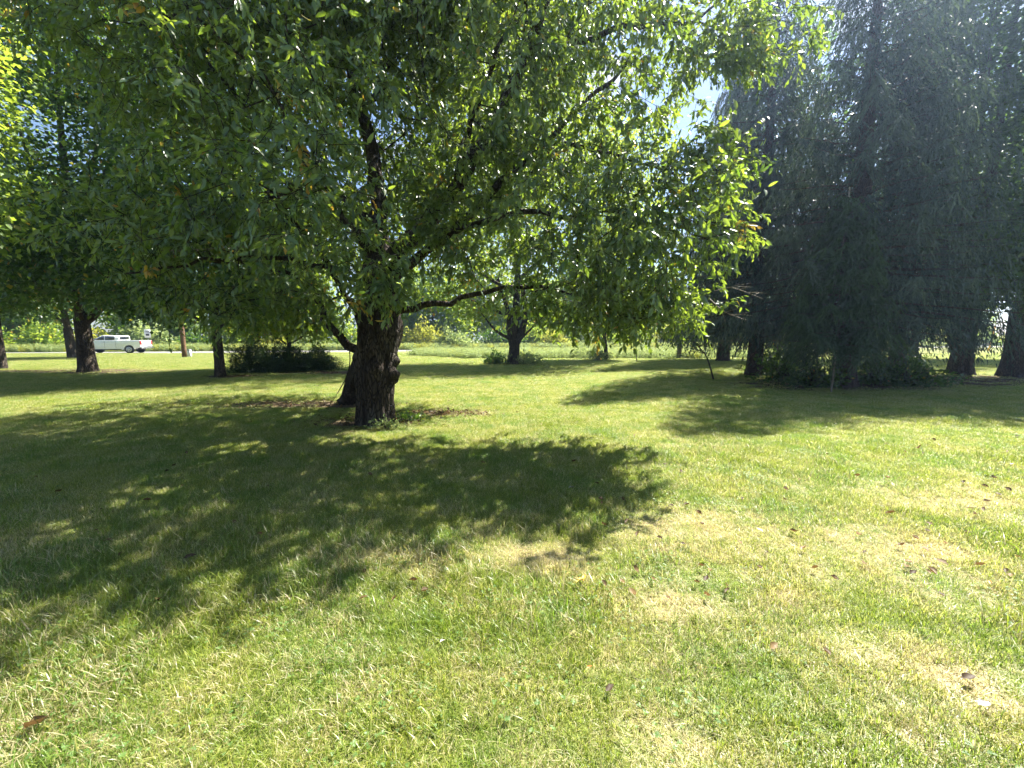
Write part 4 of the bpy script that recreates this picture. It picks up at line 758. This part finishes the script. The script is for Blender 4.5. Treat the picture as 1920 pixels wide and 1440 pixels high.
scatter('lawn_grass', 'short mown grass of the lawn with dry straw patches', 'grass', pts[keep], sc[keep], wh[keep], A + B_ + D_ + E_, M_GRASS, quarter=True)
n = 800; tx = rng.uniform(-1, 1, n); ty = .95 + 7 * rng.random(n) ** 1.3; tp = np.stack([tx * (ty * 1.3 + .4), ty, np.zeros(n)], -1); fld = np.sin(tp[:, 0] * 2.1 + 1) + np.sin(tp[:, 1] * 2.7) + np.sin(tp[:, 0] * 1.1 - tp[:, 1] * 1.6); k_ = (fld > -.3) & (dry_np(tp[:, 0], tp[:, 1]) < .3) & (bare_at(tp[:, 0], tp[:, 1]) < .2)
tp = tp[k_]; scatter('grass_tufts', 'longer tufts of green grass standing above the mown lawn', 'grass', tp, rng.uniform(.7, 1.15, len(tp)), rng.integers(0, 2, len(tp)), C_, M_GRASS)
def clover_patch(name, n, rad, seed):
    g_ = np.random.default_rng(seed); q = rad * np.sqrt(g_.random(n)); a = g_.uniform(0, 6.28, n); c = np.repeat(np.stack([q * np.cos(a), q * np.sin(a), g_.uniform(.02, .045, n)], -1), 3, 0); az = np.repeat(g_.uniform(0, 6.28, n), 3) + np.tile(np.arange(3) * 2.094, n)
    ax = np.stack([np.cos(az), np.sin(az), g_.normal(.15, .2, n * 3)], -1); Ls = np.repeat(g_.uniform(.007, .014, n), 3); V, F, r = leaf_mesh_arrays(c, ax, g_.normal(0, .2, (n * 3, 3)) + np.array((0, 0, 1.)), Ls, Ls * .9, TPL_OVAL, g_.random(n * 3))
    return link(name, raw_mesh(name, V, F, {'rnd': r}), M_CLOVER, col=PROTO)
M_CLOVER = leaf_mat('clover_leaf', (.06, .12, .03), (.12, .20, .05), (.2, .34, .04), (.34, .48, .08), tw=.38, rough=.5, spec=.4)
CL = [clover_patch('clover_%d' % k, 34, .17, 260 + k) for k in range(3)]
n = 520; ty = 1.0 + 6 * rng.random(n); cp = np.stack([rng.uniform(-1, 1, n) * (ty * 1.3 + .3), ty, np.zeros(n)], -1); kk = (rng.random(n) < .45) & (dry_np(cp[:, 0], cp[:, 1]) < .35) & (bare_at(cp[:, 0], cp[:, 1]) < .3); cp = cp[kk]
scatter('lawn_clover', 'small clover and broad-leaved weeds growing in the lawn', 'clover', cp, rng.uniform(.7, 1.3, len(cp)), rng.integers(0, 3, len(cp)), CL, M_CLOVER)
WP = [weed_patch('weeds_%d' % k, 24, .6, .62, 240 + k, (M_WEED, M_WEED, M_GOLD)[k]) for k in range(3)]
n = 1900; wx = rng.uniform(-9, 24, n); wy = rng.uniform(31, 43, n); wp = np.stack([wx, wy, np.zeros(n)], -1); kk = (wy > 33 + 2.2 * np.sin(wx * .55)) | ((wx > 2) & (wx < 16) & (wy > 29 + np.sin(wx))); wp = wp[kk]
scatter('tall_weeds', 'belt of tall pale weeds and goldenrod before the road', 'weeds', wp, rng.uniform(.6, 1.2, len(wp)), rng.choice(3, len(wp), p=(.48, .44, .08)), WP, M_WEED)
n = 2000; wx = rng.uniform(-75, 75, n); wx = rng.uniform(-80, 90, n); wp = np.stack([wx, road_y(wx) + rng.uniform(3.8, 6.2, n), np.zeros(n)], -1)
scatter('verge_weeds', 'band of weeds along the far verge of the road', 'weeds', wp, rng.uniform(.8, 1.6, n), rng.choice(3, n), WP, M_WEED)

# ------------------------------------------------------------------ fallen leaves
LT = np.array([(0, 0, 0), (.25, -.30, .14), (.27, 0, .02), (.25, .30, .10), (.62, -.28, .20), (.65, 0, .05), (.62, .28, .12), (1, 0, .16)])
def fl_mesh(curl, seed, c):
    r = np.random.default_rng(seed); T = LT.copy(); T[:, 2] *= curl * 1.8; T[:, 1] *= .8; T += r.normal(0, .045, T.shape); T[:, 2] -= T[:, 2].min(); return raw_mesh('fallen_leaf', T, TPL_LONG[1], {'rnd': np.full(8, c)})
FLM = [fl_mesh(1 + .5 * (k % 3), k, (.05, .3, .6, .95)[k % 4]) for k in range(8)]
for m in FLM: m.materials.append(M_DRYLEAF)
M_YL = plain('yellow_leaf', (.62, .40, .06), .5, namt=.3, nscale=60); M_GL = plain('bleached_leaf', (.52, .47, .42), .7, namt=.3, nscale=60); M_OL = plain('orange_leaf', (.45, .16, .03), .5, namt=.3, nscale=60)
FLY = [fl_mesh(1.2, 30 + k, .9) for k in range(3)]
for m, mm in zip(FLY, (M_YL, M_GL, M_OL)): m.materials.append(mm)
def fallen(px, py, size, me, label, rz, rx=0.0, group=None):
    g = gr(px, py); o = link('fallen_leaf', me, None); s = size * .72; o.scale = (s, s, s); o.location = (g[0], g[1], .036); o.rotation_euler = (rx, .12, rz); return tag(o, label, 'leaf', group)
fallen(1078, 1104, .11, FLY[0], 'bright yellow fallen leaf on dry grass, one of a close pair', .4); fallen(1094, 1100, .08, FLY[0], 'smaller yellow fallen leaf touching the bright yellow one', 1.3)
fallen(1832, 1335, .075, FLY[1], 'crumpled pale grey leaf in the grass at the right corner', .2, .5); fallen(1440, 1226, .085, FLM[3], 'curled tan leaf in front of the dry grass mound', .5, .6); fallen(1557, 1242, .06, FLM[1], 'small brown leaf just right of the curled tan leaf', 1.9, .4)
fallen(1800, 1284, .09, FLM[0], 'dark brown curled leaf near the right corner of the lawn', .1, .3); fallen(1135, 1310, .07, FLM[0], 'dark brown leaf in green grass at the bottom centre', .7, .3); fallen(48, 1380, .11, FLM[2], 'large brown leaf at the bottom left corner', .3, .2)
fallen(1855, 1105, .05, FLY[2], 'small orange leaf on the dry grass at the right', .9); fallen(1432, 1006, .085, FLY[0], 'yellow leaf lying on the straw-coloured patch', 2.2); fallen(345, 1055, .10, FLM[0], 'dark leaf in the tree shade left of the straw mound', .6, .5)
fallen(735, 1137, .05, FLM[2], 'small reddish brown leaf just beyond the shadow edge', 1.0); fallen(825, 1216, .045, FLY[1], 'tiny whitish leaf in the sunlit grass', .4); fallen(1275, 890, .11, FLM[0], 'large dark leaf standing up beyond the shadow tip', 1.2, .9)
fallen(1066, 921, .09, FLY[1], 'pale leaf lying in the tree shadow', .3); fallen(1895, 876, .09, FLY[1], 'pale leaf far out on the sunlit lawn at the right border', .3); fallen(1100, 1266, .04, FLY[2], 'tiny orange leaf in the green grass at the bottom centre', .3)
rng = np.random.default_rng(77)
for k in range(110):
    if k < 80: px, py = rng.uniform(1120, 1915), 800 + 330 * rng.random() ** .8
    else: px, py = rng.uniform(20, 1500), rng.uniform(830, 1180)
    fallen(px, py, rng.uniform(.05, .095), FLM[k % 8], 'small dry brown leaf lying in the lawn grass', rng.uniform(0, 6.28), rng.uniform(-.2, .35), 'small dry leaves scattered over the lawn')
n = 4200; ci = rng.integers(0, len(BARE), n); bb = np.array(BARE)[ci]; lp = np.stack([bb[:, 0] + rng.normal(0, .7, n) * bb[:, 2], bb[:, 1] + rng.normal(0, .7, n) * bb[:, 3], rng.uniform(.012, .04, n)], -1); lp = lp[np.hypot(lp[:, 0] - MAIN[0], lp[:, 1] - MAIN[1]) > .45]; n = len(lp)
ax = rng.normal(0, 1, (n, 3)); ax[:, 2] *= .3; V, F, rd = leaf_mesh_arrays(lp, ax, rng.normal(0, .5, (n, 3)) + np.array((0, 0, 1)), rng.uniform(.04, .10, n), rng.uniform(.02, .05, n), TPL_OVAL, rng.random(n))
tag(link('leaf_litter', raw_mesh('leaf_litter', V, F, {'rnd': rd}), M_DRYLEAF), 'brown leaf litter on the bare ground under the trees', 'leaf litter', kind='stuff')



# ------------------------------------------------------------------ added volume standing in for lens glare
hz = MB(); hz.box((0, 250, 14), (660, 720, 30)); M_HZ, t, o = mat_new('haze'); pv = t.nodes.new('ShaderNodeVolumePrincipled'); pv.inputs['Color'].default_value = (.48, .65, 1, 1); pv.inputs['Density'].default_value = .0016; pv.inputs['Anisotropy'].default_value = .8; L_(t, pv.outputs[0], o.inputs['Volume'])
tag(hz.build('haze', M_HZ), 'faint bright summer haze in the air', kind='stuff')
